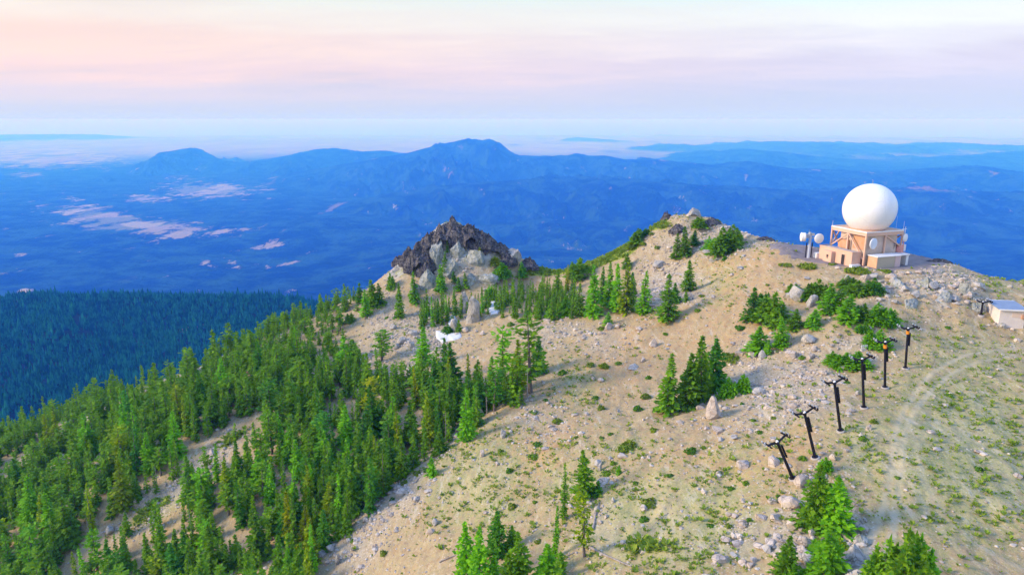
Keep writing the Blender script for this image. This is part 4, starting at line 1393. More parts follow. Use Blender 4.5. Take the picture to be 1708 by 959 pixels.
# boulders read off the photograph: centre x, base y, width, height, colour
BO = [(1187, 708, 30, 44, 'pale', "big upright pink-grey boulder right of the three tall firs, the largest on the slope"), (1195, 724, 22, 16, 'pale', "smooth white boulder just below the big upright one"), (1202, 738, 15, 12, 'grey', None), (1226, 734, 13, 10, 'grey', None),
      (1122, 693, 12, 12, 'grey', None), (1166, 684, 16, 10, 'pale', None), (1268, 660, 22, 13, 'grey', None), (1322, 668, 16, 12, 'pale', None), (1338, 676, 8, 16, 'grey', None), (1290, 592, 0, 0, 'pale', None),
      (1254, 598, 16, 13, 'grey', None), (1270, 600, 18, 15, 'grey', None), (1316, 600, 24, 20, 'pale', None), (1349, 575, 26, 16, 'grey', None), (1351, 601, 16, 12, 'pale', None), (1357, 588, 13, 11, 'pale', None), (1314, 575, 16, 22, 'pale', None),
      (1332, 508, 34, 34, 'grey', "large fissured grey boulder between the bushes under the radar station"), (1352, 518, 18, 28, 'grey', None), (1318, 497, 16, 10, 'grey', None), (1326, 482, 12, 10, 'pale', None), (1406, 617, 18, 11, 'pale', None), (1347, 468, 12, 8, 'grey', None),
      (1414, 470, 14, 10, 'grey', None), (1443, 470, 20, 14, 'pale', None), (1487, 468, 22, 14, 'pale', None), (1502, 460, 12, 8, 'pale', None), (1516, 459, 14, 8, 'pale', None), (1534, 458, 15, 7, 'pale', None), (1550, 456, 14, 8, 'pale', None), (1567, 455, 13, 7, 'grey', None),
      (1476, 490, 16, 10, 'grey', None), (1508, 487, 16, 10, 'grey', None), (1522, 474, 14, 9, 'pale', None), (1450, 552, 10, 10, 'pale', None), (1398, 450, 10, 6, 'pale', None),
      (1294, 869, 24, 16, 'pale', "rounded white boulder, second from the left in the row under the lowest lift tower"), (1267, 868, 22, 14, 'pale', None), (1318, 850, 34, 26, 'pale', "long pale boulder leaning uphill under the lowest lift tower"), (1334, 815, 28, 26, 'pale', "flat-topped boulder touching the foot of the lowest lift tower"),
      (1308, 838, 22, 14, 'pale', None), (1413, 892, 22, 14, 'pale', None), (1349, 942, 30, 28, 'grey', "split grey boulder standing between the firs at the bottom edge"), (1232, 910, 24, 10, 'pale', None), (1222, 930, 20, 12, 'grey', None), (1255, 940, 16, 14, 'pale', None), (1280, 920, 20, 12, 'grey', None),
      (1338, 912, 18, 22, 'pale', None), (1354, 895, 20, 18, 'pale', None), (1296, 900, 14, 10, 'pale', None), (1240, 782, 24, 18, 'pale', "isolated rounded pale boulder left of the lowest lift tower"), (1290, 780, 28, 22, 'pale', "pale wedge boulder right beside the lowest lift tower"), (1412, 756, 12, 9, 'pale', None),
      (1388, 768, 14, 12, 'pale', None), (1386, 788, 12, 14, 'grey', None), (1088, 582, 14, 16, 'pale', "lone pale boulder high on the open slope"), (1072, 606, 8, 10, 'pale', None), (1056, 614, 24, 6, 'grey', None), (838, 734, 12, 22, 'grey', "upright grey boulder near the forest edge"), (805, 765, 9, 18, 'pale', None), (829, 776, 10, 8, 'pale', None),
      (1038, 765, 22, 10, 'pale', "long flat pale rock under the curved green shrub"), (1000, 790, 10, 24, 'grey', "upright grey rock right of the lone low fir"), (1006, 808, 24, 12, 'grey', None), (1018, 768, 10, 8, 'grey', None), (997, 778, 14, 14, 'grey', None),
      (726, 876, 14, 14, 'grey', None), (805, 905, 0, 0, 'grey', None), (670, 830, 20, 20, 'grey', "blue-grey boulder against the forest edge, upper of a pair"), (650, 820, 22, 16, 'grey', "blue-grey boulder against the forest edge, lower of a pair"), (693, 836, 14, 10, 'grey', None), (655, 790, 12, 14, 'grey', None), (800, 700, 18, 20, 'grey', None),
      (818, 752, 0, 0, 'grey', None), (876, 672, 0, 0, 'grey', None), (551, 925, 14, 22, 'grey', None), (535, 930, 20, 16, 'grey', None), (563, 948, 10, 34, 'grey', "narrow standing rock at the bottom of the open slope"), (512, 954, 30, 14, 'grey', None), (597, 856, 12, 16, 'grey', None), (750, 728, 10, 14, 'grey', None),
      (671, 575, 16, 16, 'grey', None), (688, 562, 20, 14, 'grey', None), (662, 583, 12, 12, 'grey', None), (686, 585, 12, 18, 'grey', None), (657, 552, 14, 12, 'grey', None), (647, 568, 12, 8, 'grey', None), (776, 556, 14, 12, 'pale', None), (805, 560, 12, 8, 'pale', None), (908, 612, 0, 0, 'pale', None),
      (1015, 552, 14, 16, 'pale', "pale boulder at the lower edge of the belt of trees"), (1030, 548, 16, 8, 'pale', None), (1066, 552, 14, 8, 'pale', None), (915, 540, 20, 10, 'pale', None), (1150, 478, 12, 12, 'grey', None), (1096, 447, 22, 12, 'grey', None), (1235, 452, 14, 8, 'grey', None), (1220, 462, 12, 6, 'pale', None), (1166, 470, 0, 0, 'grey', None),
      (1090, 450, 8, 6, 'pale', None), (1177, 425, 16, 10, 'grey', None), (1188, 438, 16, 8, 'grey', None), (1240, 430, 10, 6, 'grey', None), (1140, 395, 14, 8, 'grey', None), (977, 464, 14, 12, 'grey', None), (107, 776, 16, 22, 'pale', "pale boulder among the trees at far left"), (354, 762, 18, 12, 'pale', None), (392, 728, 12, 8, 'pale', None), (352, 700, 10, 8, 'pale', None),
      (205, 860, 14, 12, 'pale', None), (226, 846, 10, 16, 'pale', None), (186, 890, 14, 16, 'grey', None), (1562, 752, 18, 6, 'pale', None), (1634, 757, 18, 8, 'pale', None), (1652, 630, 8, 4, 'pale', None), (1449, 720, 10, 14, 'pale', None), (1430, 660, 10, 10, 'grey', None), (975, 880, 10, 10, 'grey', None), (1022, 840, 10, 10, 'grey', None),
      (1665, 548, 10, 10, 'grey', None), (1674, 550, 12, 12, 'grey', None), (1660, 544, 8, 7, 'grey', None), (1688, 552, 8, 6, 'pale', None), (1200, 940, 26, 18, 'pale', None), (1213, 905, 20, 10, 'pale', None), (1190, 925, 10, 8, 'pale', None), (1040, 918, 10, 6, 'pale', None), (1070, 925, 8, 6, 'pale', None)]
BO = [b for b in BO if b[2] > 0]
P_, _ = ground([b[0] for b in BO], [b[1] - 0.25 * b[3] for b in BO])
BOLD = []


def put_boulder(q, w, h_, colr, label=None):
    V, F = None, None
    i = random.randrange(8)
    o = link("boulder", BOULDER_ME[(i, colr)])
    o.location = (float(q[0]), float(q[1]), float(q[2]) + 0.22 * h_)
    o.rotation_euler = (random.uniform(-.25, .25), random.uniform(-.25, .25), random.uniform(0, 6.28))
    o.scale = (w * 1.22, w * random.uniform(0.85, 1.2), h_ * 1.35)
    px, py, dep = project(*q)
    BOLD.append(dict(o=o, px=float(px), py=float(py), w=w, h=h_, col=colr, label=label))


for q, b in zip(P_, BO):
    dep = project(*q)[2]
    put_boulder(q, float(b[2] * dep / FPX), float(b[3] * dep / FPX), b[4], b[5])

# more boulders in the rocky places, then thousands of loose stones in one sheet of scree
rg = np.random.default_rng(77)


def stone_points(n, seed, lo_y=48, hi_y=218, bx=(-120, 130)):
    rg = np.random.default_rng(seed)
    X = rg.uniform(bx[0], bx[1], n); Y = lo_y + (hi_y - lo_y) * rg.random(n) ** 1.25
    Z = height(X, Y)
    px, py, dep = project(X, Y, Z)
    rock, grass, green, orange, rut = zones(X, Y, Z)
    ok = (px > -20) & (px < 1730) & (py > 330) & (py < 1000)
    pad = np.hypot((X - PADC[0]) / 14.5, (Y - PADC[1]) / 9) > 1
    dens = np.clip(rock ** 1.3 * 1.0 + 0.10 + 0.05 * grass - rut, 0.0, 1) * (0.25 + 0.75 * (fbm(X / 2.5, Y / 2.5, 301, 3) > 0.0))
    dens *= np.where((px > 1440) & (py > 620), 0.35, 1.0)
    ok &= pad & (rg.random(n) < dens)
    return X[ok], Y[ok], Z[ok], px[ok], py[ok], dep[ok]


for _i in range(34):
    _a = rg.random(); _b = rg.random()
    _px = 1440 + 195 * _a; _py = 458 + 22 * _a + (58 - 25 * _a) * _b
    _q = ground([_px], [_py])[0][0]
    _w = float(rg.uniform(1.0, 2.6)) * (1.1 - 0.4 * _b)
    put_boulder(_q, _w, _w * float(rg.uniform(0.4, 0.8)), 'pale' if rg.random() < 0.6 else 'grey')
for _i in range(26):
    _px = 1190 + 200 * rg.random(); _py = 800 + 158 * rg.random()
    if (_px - 1190) / 200 + (_py - 800) / 158 < 0.55: continue
    _q = ground([_px], [_py])[0][0]
    _w = float(rg.uniform(0.6, 1.5))
    put_boulder(_q, _w, _w * float(rg.uniform(0.45, 0.8)), 'pale' if rg.random() < 0.7 else 'grey')
X, Y, Z, px, py, dep = stone_points(2600, 5)
cnt = 0
for i in np.nonzero((px > 560) | (py < 600))[0]:
    if cnt >= 130: break
    if min((abs(b['px'] - px[i]) + abs(b['py'] - py[i]) for b in BOLD), default=99) < 14: continue
    w = float(rg.uniform(0.5, 1.25))
    put_boulder((X[i], Y[i], Z[i]), w, w * float(rg.uniform(0.45, 0.8)), 'pale' if rg.random() < 0.55 else 'grey')
    cnt += 1

Vs, Fs, nn_ = [], [], 0
protos = [facet(ICO1, 400 + i, 5, 0.0) for i in range(10)]
X, Y, Z, px, py, dep = stone_points(300000, 9)
X, Y, Z = X[:75000], Y[:75000], Z[:75000]
m = len(X)
print("stones", m)
rk_ = zones(X, Y, Z)[0]
size = (rg.lognormal(math.log(0.13), 0.60, m) * (0.85 + 0.75 * rk_)).clip(0.05, 0.75)
idx = rg.integers(0, 10, m)
for k in range(10):
    s = idx == k
    V, F = protos[k]
    a = rg.uniform(0, 6.28, s.sum()); c_, s_ = np.cos(a)[:, None], np.sin(a)[:, None]
    S = size[s][:, None]
    W = np.stack([(V[:, 0] * c_ - V[:, 1] * s_) * S * rg.uniform(0.7, 1.2, (s.sum(), 1)) + X[s][:, None], (V[:, 0] * s_ + V[:, 1] * c_) * S + Y[s][:, None], V[:, 2] * S * rg.uniform(0.4, 0.8, (s.sum(), 1)) + Z[s][:, None] + 0.15 * S], -1)
    Vs.append(W.reshape(-1, 3)); Fs.append((F[None] + (np.arange(s.sum()) * len(V))[:, None, None]).reshape(-1, 3) + nn_)
    nn_ += W.shape[0] * W.shape[1]
o = link("loose_stones", mesh_np("loose_stones", np.concatenate(Vs), np.concatenate(Fs), M_STONES))
tag(o, "scattered pale stones and scree over the mountain slope", "stones", kind="stuff")

# grass tufts and ground-hugging plants nobody could count
n = 420000
X = rg.uniform(-120, 130, n); Y = 48 + 170 * rg.random(n) ** 1.2
Z = height(X, Y)
px, py, dep = project(X, Y, Z)
rock, grass, green, orange, rut = zones(X, Y, Z)
pad = np.hypot((X - PADC[0]) / 14.5, (Y - PADC[1]) / 9) > 1
clump = fbm(X / 1.8, Y / 1.8, 311, 3)
dens = (0.07 + 0.75 * grass ** 1.2 * np.where((px > 1440) & (py > 560), 0.55, 1.0) + 0.9 * green) * (1 - 0.95 * rut) * np.where(clump > 0.05, 1.0, 0.18) * (0.35 + 0.65 * (fbm(X / 9, Y / 9, 312, 3) > -0.1))
dens = np.where(green > 0.5, 0.9, dens)
ok = (px > -20) & (px < 1730) & (py < 1000) & pad & (rg.random(n) < dens)
X, Y, Z, green_ = X[ok], Y[ok], Z[ok], green[ok]
m = len(X)
print("tufts", m)
nb = 7
s = rg.lognormal(math.log(0.17), 0.62, m).clip(0.06, 0.58) * np.where(green_ > 0.4, 1.9, 1.0)
az = rg.uniform(0, 6.28, (m, nb)); tilt = rg.uniform(0.3, 1.2, (m, nb))
d = np.stack([np.cos(az) * np.sin(tilt), np.sin(az) * np.sin(tilt), np.cos(tilt)], -1)
sd_ = np.stack([-np.sin(az), np.cos(az), np.zeros_like(az)], -1)
c0 = np.stack([X, Y, Z], -1)[:, None, :] + d * (s * 0.15)[:, None, None]
S = s[:, None, None]
a = c0; b = c0 + d * S * 0.6 + sd_ * S * 0.30; c_ = c0 + d * S * 1.05; e = c0 + d * S * 0.6 - sd_ * S * 0.30
V = np.stack([a, b, c_, e], 2).reshape(-1, 3)
F = np.arange(len(V)).reshape(-1, 4)
M_TUFT = leaf_mat("grass tufts", (0.24, 0.34, 0.04), (0.44, 0.50, 0.06), (0.15, 0.34, 0.03), False)
o = link("grass_tufts", mesh_np("grass_tufts", V, F, M_TUFT))
tag(o, "green and yellow grass tufts dotting the slope and plateau", "grass", kind="stuff")


# low shrubs: small leafy domes
def dome_np(seed, flat=0.5, n=150, size=0.2):
    rg = np.random.default_rng(seed)
    q = []
    for i in range(n):
        az = rg.uniform(0, 6.28); el = math.asin(rg.uniform(0.02, 1))
        rr = rg.uniform(0.72, 1.05) * (1 + 0.18 * math.sin(3 * az + seed))
        c = np.array([math.cos(az) * math.cos(el), math.sin(az) * math.cos(el), math.sin(el) * flat]) * rr
        nrm = c / np.linalg.norm(c) + rg.normal(0, 0.45, 3); nrm /= np.linalg.norm(nrm)
        t = np.cross(nrm, rg.normal(size=3)); t /= np.linalg.norm(t); b = np.cross(nrm, t)
        s = size * rg.uniform(0.7, 1.3)
        q.append((c - t * s, c + b * s * .7, c + t * s, c - b * s * .7))
    V = np.array(q).reshape(-1, 3)
    return V, np.arange(len(V)).reshape(-1, 4)


DOMES = [mesh_np("shrub", *dome_np(i, 0.55), M_MAT) for i in range(6)]
MATS = [mesh_np("cushion_shrub", *dome_np(20 + i, 0.30, 260, 0.15), M_MAT) for i in range(3)]
SHR = [(1220, 600, 34, 18, 'm', "large flat yellow-green cushion shrub right of the three tall firs"), (1235, 550, 18, 11, 'm', "small flat cushion shrub on bare soil left of the dark bush clump"), (1311, 445, 20, 20, 'm', "slanting yellow-green shrub below the microwave dish mast"),
       (1348, 448, 26, 10, 'm', "low yellow-green shrub at the pad edge right of the dish mast"), (1389, 444, 14, 8, 'm', "small yellowish shrub at the pad edge below the radar station"), (1432, 456, 34, 10, 'm', "bright green shrub on the pad edge below the cream shed"), (1476, 455, 20, 7, 'm', "low green shrub on the pad edge right of the bright one"),
       (1338, 600, 12, 12, 'd', None), (1280, 478, 6, 8, 'd', None), (1050, 750, 38, 14, 'm', "curved green shrub draped over the long flat rock"), (1023, 776, 12, 11, 'd', None), (1012, 793, 16, 12, 'd', None), (1083, 842, 24, 18, 'd', "round yellowish shrub alone on the lower slope"),
       (1152, 756, 20, 16, 'd', "round dark green shrub in the middle of the lower slope"), (1173, 750, 10, 8, 'd', None), (1091, 721, 12, 9, 'd', None), (1064, 686, 15, 11, 'd', None), (1077, 665, 16, 11, 'd', None), (1003, 684, 14, 10, 'd', None), (993, 666, 10, 8, 'd', None), (930, 706, 16, 14, 'd', None), (939, 626, 16, 14, 'd', None),
       (1007, 614, 16, 16, 'd', None), (985, 612, 14, 12, 'd', None), (1032, 609, 10, 8, 'd', None), (1082, 633, 10, 8, 'd', None), (890, 690, 12, 10, 'd', None), (910, 670, 8, 10, 'd', None), (897, 744, 14, 11, 'd', None), (890, 765, 16, 12, 'd', None), (835, 755, 10, 9, 'd', None), (850, 788, 12, 8, 'd', None), (1004, 733, 8, 9, 'd', None), (1019, 727, 10, 8, 'd', None),
       (961, 732, 7, 7, 'd', None), (1018, 720, 0, 0, 'd', None), (855, 848, 15, 14, 'd', None), (892, 840, 8, 7, 'd', None), (898, 906, 12, 11, 'd', None), (1197, 790, 10, 9, 'd', None), (1196, 785, 0, 0, 'd', None), (1185, 880, 12, 10, 'd', None), (1075, 870, 16, 14, 'd', None), (1050, 910, 9, 8, 'd', None), (1060, 808, 10, 9, 'd', None), (1118, 796, 10, 8, 'd', None),
       (697, 792, 16, 16, 'd', None), (711, 787, 12, 10, 'd', None), (675, 808, 12, 10, 'd', None), (655, 835, 10, 9, 'd', None), (590, 905, 10, 12, 'd', None), (640, 925, 12, 8, 'd', None), (1244, 810, 12, 8, 'd', None), (1298, 830, 8, 8, 'd', None), (1220, 818, 12, 10, 'd', None), (1300, 770, 14, 12, 'd', None), (1338, 768, 14, 10, 'd', None), (1370, 800, 0, 0, 'd', None),
       (1238, 676, 8, 8, 'd', None), (1291, 700, 10, 8, 'd', None), (1268, 724, 12, 10, 'd', None), (1256, 704, 9, 8, 'd', None), (1413, 640, 10, 6, 'd', None), (1457, 707, 12, 7, 'd', None), (1440, 735, 14, 8, 'd', None), (1583, 663, 12, 8, 'd', None), (1655, 708, 8, 6, 'd', None), (1550, 868, 12, 14, 'd', None), (1497, 800, 8, 8, 'd', None), (1632, 785, 12, 10, 'd', None),
       (1581, 549, 8, 5, 'd', None), (1020, 460, 0, 0, 'd', None), (1003, 552, 12, 9, 'd', None), (880, 556, 10, 7, 'd', None), (852, 545, 12, 8, 'd', None), (1164, 521, 11, 7, 'd', None), (1171, 497, 10, 8, 'd', None), (1044, 526, 0, 0, 'd', None), (1068, 524, 14, 8, 'd', None), (1091, 520, 8, 9, 'd', None), (646, 533, 8, 8, 'd', None),
       (1088, 392, 12, 8, 'm', None), (1072, 410, 14, 8, 'm', None), (1096, 416, 10, 6, 'd', None), (1196, 372, 10, 6, 'd', None), (870, 437, 0, 0, 'm', None), (700, 815, 8, 7, 'd', None), (1110, 560, 8, 6, 'd', None), (1390, 960, 14, 14, 'd', None), (1208, 900, 14, 10, 'd', None), (1215, 880, 12, 8, 'd', None), (1250, 870, 10, 6, 'd', None)]
SHR = [a for a in SHR if a[2] > 0]
P_, _ = ground([a[0] for a in SHR], [a[1] - 2 for a in SHR])
SHRUBS = []
for q, a in zip(P_, SHR):
    pxx, pyy, dep = project(*q)
    L = MATS if a[4] == 'm' else DOMES
    o = link("cushion_shrub" if a[4] == 'm' else "shrub", random.choice(L))
    w = float(a[2] * dep / FPX / 2) * 1.15
    o.location = tuple(float(v) for v in q)
    o.rotation_euler = (0, 0, random.uniform(0, 6.28))
    o.scale = (w, w * random.uniform(0.85, 1.1), w * random.uniform(0.9, 1.3))
    tn = random.choice(['green', 'dark green', 'yellow-green']) if a[4] == 'd' else 'yellow-green'
    cc_ = {'green': (0.95, 1.15, 0.8), 'dark green': (0.6, 0.95, 0.6), 'yellow-green': (1.1, 1.05, 0.9)}[tn]
    if a[5] and 'dark' in a[5]: cc_ = (0.5, 0.85, 0.6)
    o.color = (*cc_, 1)
    SHRUBS.append(dict(o=o, px=float(pxx), py=float(pyy), w=w, tint=tn, label=a[5]))

# snow left in two hollows: thick melting slabs with a rounded rim
M_SNOW = paint("old snow", (0.70, 0.71, 0.73), 0.7, 0.14, 1.2, (0.44, 0.40, 0.35))


def snow(outline, label):
    xs = [a for a, b in outline]; ys = [b for a, b in outline]
    c = np.array([np.mean(xs), np.mean(ys)])
    rings_ = [0.0, 0.35, 0.7, 0.88, 0.97, 1.0]
    th = [0.42, 0.42, 0.38, 0.28, 0.12, -0.12]
    # outline resampled and roughened
    O = []
    k = len(outline)
    for i in range(k):
        a, b = np.array(outline[i]), np.array(outline[(i + 1) % k])
        for t in np.linspace(0, 1, 5, endpoint=False):
            O.append(a + (b - a) * t + rng.normal(0, 0.35, 2))
    O = np.array(O)
    V, F = [], []
    nO = len(O)
    for j, (s, h_) in enumerate(zip(rings_, th)):
        P2 = c + (O - c) * max(s, 0.02)
        G, _ = ground(P2[:, 0], P2[:, 1])
        G[:, 2] += h_
        V.append(G)
    V = np.concatenate(V)
    for j in range(len(rings_) - 1):
        for i in range(nO):
            i2 = (i + 1) % nO
            F.append((j * nO + i, j * nO + i2, (j + 1) * nO + i2, (j + 1) * nO + i))
    mid = V.mean(0)
    o = link("snow_patch", mesh_np("snow_patch", V - mid, F, M_SNOW, True))
    o.location = tuple(mid)
    tag(o, label, "snow patch", "last snow on the mountain")


snow([(727, 552), (740, 553), (744, 560), (752, 558), (768, 555), (771, 561), (764, 566), (748, 569), (738, 573), (730, 567), (726, 560)], "larger white snow patch bent like an L below the standing rock")
snow([(816, 504), (824, 501), (833, 507), (837, 516), (830, 523), (820, 525), (812, 520)], "smaller rounded snow patch right of the tall grey boulder")
snow([(748, 530), (757, 523), (761, 533), (754, 541), (747, 545)], "thin sliver of snow just above the larger patch")

# fallen and standing dead wood
def log(x0, y0, x1, y1, r_, label, lift=0.12, twigs=8):
    q, _ = ground([x0, x1], [y0, y1])
    a, b = Vector(q[0]), Vector(q[1])
    mb = MB()
    L = (b - a).length
    nseg = 5
    pts = [a.lerp(b, t / nseg) + Vector((random.gauss(0, .05), random.gauss(0, .05), 0)) for t in range(nseg + 1)]
    for p in pts:
        p.z = float(height(p.x, p.y)) + lift
    for i in range(nseg):
        mb.tube(pts[i] - a, pts[i + 1] - a, r_ * (1 - 0.13 * i), r_ * (1 - 0.13 * (i + 1)), 8)
    for i in range(twigs):
        t = random.uniform(0.2, 0.95); p = a.lerp(b, t); p.z = float(height(p.x, p.y)) + lift
        d = Vector((random.gauss(0, 1), random.gauss(0, 1), random.uniform(0, .8))).normalized() * random.uniform(.3, 1.0)
        mb.tube(p - a, p - a + d, 0.03, 0.008, 4)
    o = mb.build("fallen_log", M_DEADWOOD)
    o.location = a
    tag(o, label, "log", "fallen dead trunks on the slope")


log(982, 912, 1052, 946, 0.17, "long grey fallen trunk right of the yellow half-dead tree", twigs=14)
log(988, 884, 1000, 838, 0.16, "short leaning dead trunk behind the yellow half-dead tree", twigs=6)
log(733, 938, 760, 926, 0.12, "thin grey log left of the lone thin firs", twigs=6)
log(905, 944, 958, 922, 0.13, "tangled dead branch below the lone thin firs", twigs=18)
log(868, 682, 888, 657, 0.14, "pale log at the foot of the tall ragged trees on the forest edge")
log(690, 745, 722, 733, 0.12, "pale stick lying in the gap at the forest edge")
log(693, 768, 712, 752, 0.15, "grey log with torn end beside the forest edge")
log(693, 806, 700, 796, 0.12, "short dark stub beside the low shrubs at the forest edge", twigs=3)


def snag(bx, by, hp, label, r_=0.10):
    q = ground([bx], [by])[0][0]
    dep = project(*q)[2]
    H = hp * dep / FPX
    V, F = trunk_np(H, r_, int(bx), 0.05, 7, 14)
    o = link("dead_tree", mesh_np("dead_tree", V, F, M_DEADWOOD, False))
    o.location = tuple(float(v) for v in q)
    tag(o, label, "dead tree", "bare dead trunks")


snag(1110, 422, 24, "small bare dead tree left of the two firs on the knoll")
snag(879, 668, 66, "bare grey dead trunk in front of the tall ragged trees", 0.14)
snag(745, 738, 60, "bare leaning dead trunk in the forest gap by the open slope", 0.12)
snag(1097, 356, 12, "tiny dead spike on the dark rock stack", 0.08)
snag(856, 430, 14, "short pale dead trunk in the notch right of the crag", 0.08)
snag(918, 960, 26, "white broken dead stem in front of the lowest lone fir", 0.09)
snag(577, 512, 24, "thin white dead trunk on the skyline below the crag", 0.08)

ds = [(95, 700, 30), (262, 812, 44), (398, 690, 50), (470, 742, 52), (150, 905, 55), (512, 805, 50), (598, 735, 52), (655, 700, 46), (320, 900, 58), (430, 930, 60), (228, 735, 40), (812, 690, 48), (352, 812, 40)]
nm = ["at the far left ridge", "beside the grassy forest gap", "in the forest under the ridge", "in the forest middle", "in the lower left forest", "in the forest middle near its right side", "inside the forest edge", "below the snow patch inside the forest", "near the bottom of the left forest",
      "at the bottom of the forest", "in the left forest", "at the right forest edge by the open slope", "below the bare diagonal gap"]
for (a, b, h_), t_ in zip(ds, nm):
    snag(a, b, h_, "bare grey dead trunk standing " + t_, 0.11)

# ------------------------------------------------------------------ gravel pad under the station
M_PAD = NT("pad gravel", 0.95, 0.1)
_P = M_PAD.pos()
_c = M_PAD.mix(M_PAD.mapr(M_PAD.noise(_P, 0.6, 6, 0.65), 0.3, 0.7), (0.20, 0.165, 0.155), (0.31, 0.26, 0.24))
_c = M_PAD.mix(M_PAD.math('MULTIPLY', M_PAD.mapr(M_PAD.voro(_P, 5.0), 0.3, 0.1), 0.4), _c, (0.55, 0.50, 0.45))
_c = M_PAD.mix(M_PAD.math('MULTIPLY', M_PAD.mapr(M_PAD.noise(_P, 2.4, 5, 0.7), 0.55, 0.7), 0.4), _c, (0.16, 0.13, 0.11))
M_PAD.color(_c); M_PAD.bump(M_PAD.noise(_P, 6, 4, 0.7), 0.5, 0.05)
outl = [(1272, 413), (1290, 408), (1320, 409), (1352, 407), (1376, 412), (1420, 418), (1500, 421), (1540, 425), (1572, 434), (1578, 441), (1560, 449), (1520, 453), (1480, 454), (1440, 451), (1405, 446), (1375, 440), (1340, 435), (1305, 425), (1283, 419)]
G, _ = ground([a for a, b in outl], [b for a, b in outl])
G = G[:, :2]
cen = G.mean(0)
PV, PF = [], []
nr = 40
O = []
for i in range(len(G)):
    a, b = G[i], G[(i + 1) % len(G)]
    for t in np.linspace(0, 1, 8, endpoint=False):
        O.append(a + (b - a) * t)
O = np.array(O)
O = cen + (O - cen) * (1 + 0.04 * fbm(O[:, 0] / 2, O[:, 1] / 2, 500, 3))[:, None]
nO = len(O)
for j in range(nr + 1):
    q = cen + (O - cen) * max(j / nr, 0.01)
    z = height(q[:, 0], q[:, 1]) + (0.13 if j < nr else -0.05)
    PV.append(np.c_[q, z])
PV = np.concatenate(PV)
for j in range(nr):
    for i in range(nO):
        i2 = (i + 1) % nO
        PF.append((j * nO + i, j * nO + i2, (j + 1) * nO + i2, (j + 1) * nO + i))
o = link("gravel_pad", mesh_np("gravel_pad", PV, PF, M_PAD.m, True))
tag(o, kind="structure")

# ------------------------------------------------------------------ the radar station
M_PEACH = paint("peach painted wall", (0.74, 0.47, 0.335), 0.7, 0.10, 0.6, (0.56, 0.42, 0.33))
M_CREAM = paint("cream painted steel", (0.74, 0.48, 0.345), 0.6, 0.08, 0.8, (0.58, 0.46, 0.36))
M_BRICK = NT("tan block wall", 0.85, 0.15)
_P = M_BRICK.N("TexCoord").outputs["Object"]
_b = M_BRICK.N("TexBrick")
M_BRICK.L(_P, _b.inputs["Vector"])
_b.inputs["Scale"].default_value = 2.2
_b.inputs["Color1"].default_value = (0.60, 0.47, 0.37, 1); _b.inputs["Color2"].default_value = (0.53, 0.43, 0.35, 1); _b.inputs["Mortar"].default_value = (0.42, 0.35, 0.30, 1)
_mp = M_BRICK.N("Mapping"); _mp.inputs["Rotation"].default_value = (R(90), 0, 0); M_BRICK.L(_P, _mp.inputs[0]); M_BRICK.L(_mp.outputs[0], _b.inputs["Vector"])
M_BRICK.color(M_BRICK.mix(M_BRICK.mapr(M_BRICK.noise(_P, 0.8, 5), 0.35, 0.7), _b.outputs[0], (0.64, 0.50, 0.40)))
M_BRICK = M_BRICK.m
M_WHITE = paint("white panel", (0.86, 0.85, 0.83), 0.5, 0.05, 0.4, (0.70, 0.66, 0.60))
M_DISH = paint("grey-white dish", (0.70, 0.76, 0.84), 0.45, 0.08, 1.0)
M_DARK = paint("dark opening", (0.05, 0.04, 0.04), 0.8, 0.3, 2)
M_ORANGEWALL = paint("rust orange panel", (0.66, 0.36, 0.20), 0.7, 0.2, 1.0, (0.5, 0.30, 0.2))
M_PINK = paint("faded pink-red tank", (0.74, 0.34, 0.28), 0.6, 0.2, 2.0, (0.80, 0.55, 0.48))
M_STEEL = paint("galvanised steel", (0.46, 0.50, 0.54), 0.5, 0.2, 2.0, metal=0.3)
M_CONC = paint("concrete", (0.46, 0.42, 0.38), 0.9, 0.2, 2.0, (0.3, 0.27, 0.24))
M_BLACK = paint("black steel", (0.012, 0.011, 0.014), 0.55, 0.3, 3.0, (0.03, 0.027, 0.027))
M_ORANGE = paint("orange band", (0.85, 0.30, 0.02), 0.55, 0.15, 3.0)
M_DOOR = paint("tan steel door", (0.55, 0.42, 0.34), 0.6, 0.1, 1.0)
M_ROOFGREY = paint("weathered roof felt", (0.50, 0.46, 0.43), 0.8, 0.2, 0.8, (0.36, 0.32, 0.3))
# radome: white fibreglass panels with faint seams
_n = NT("radome fibreglass", 0.35, 0.4)
_P = _n.N("TexCoord").outputs["Object"]
_v = _n.voro(_P, 0.42, "Distance", 'DISTANCE_TO_EDGE')
_c = _n.mix(_n.mapr(_v, 0.004, 0.012), (0.74, 0.73, 0.72), (0.86, 0.86, 0.85))
_c = _n.mix(_n.math('MULTIPLY', _n.mapr(_n.noise(_P, 0.35, 4, 0.6), 0.5, 0.75), 0.35), _c, (0.78, 0.77, 0.74))
_n.color(_c)
M_RADOME = _n.m

SX, SY = 78.3, 149.2
SZ = PADZ + 0.05
YAW = R(18)
st = empty("radar_station", (SX, SY, SZ), YAW)
tag(st, "peach radar station carrying a giant white spherical radome on the summit pad", "radar station")
DK = 7.15      # deck height
# tall inner room under the deck
MB().box(-4.3, 4.2, -5.0, 3.4, 0, DK - 0.35).build("room_wall", M_BRICK, st)
MB().box(-4.36, -4.305, -4.7, -0.6, 3.3, DK - 0.5).build("orange_panel", M_ORANGEWALL, st)
MB().box(-5.1, -4.37, 0.4, 3.2, 3.0, 4.7).box(-5.0, -4.4, 0.5, 3.1, 4.72, 4.9).build("plant_cabinet", M_ORANGEWALL, st)
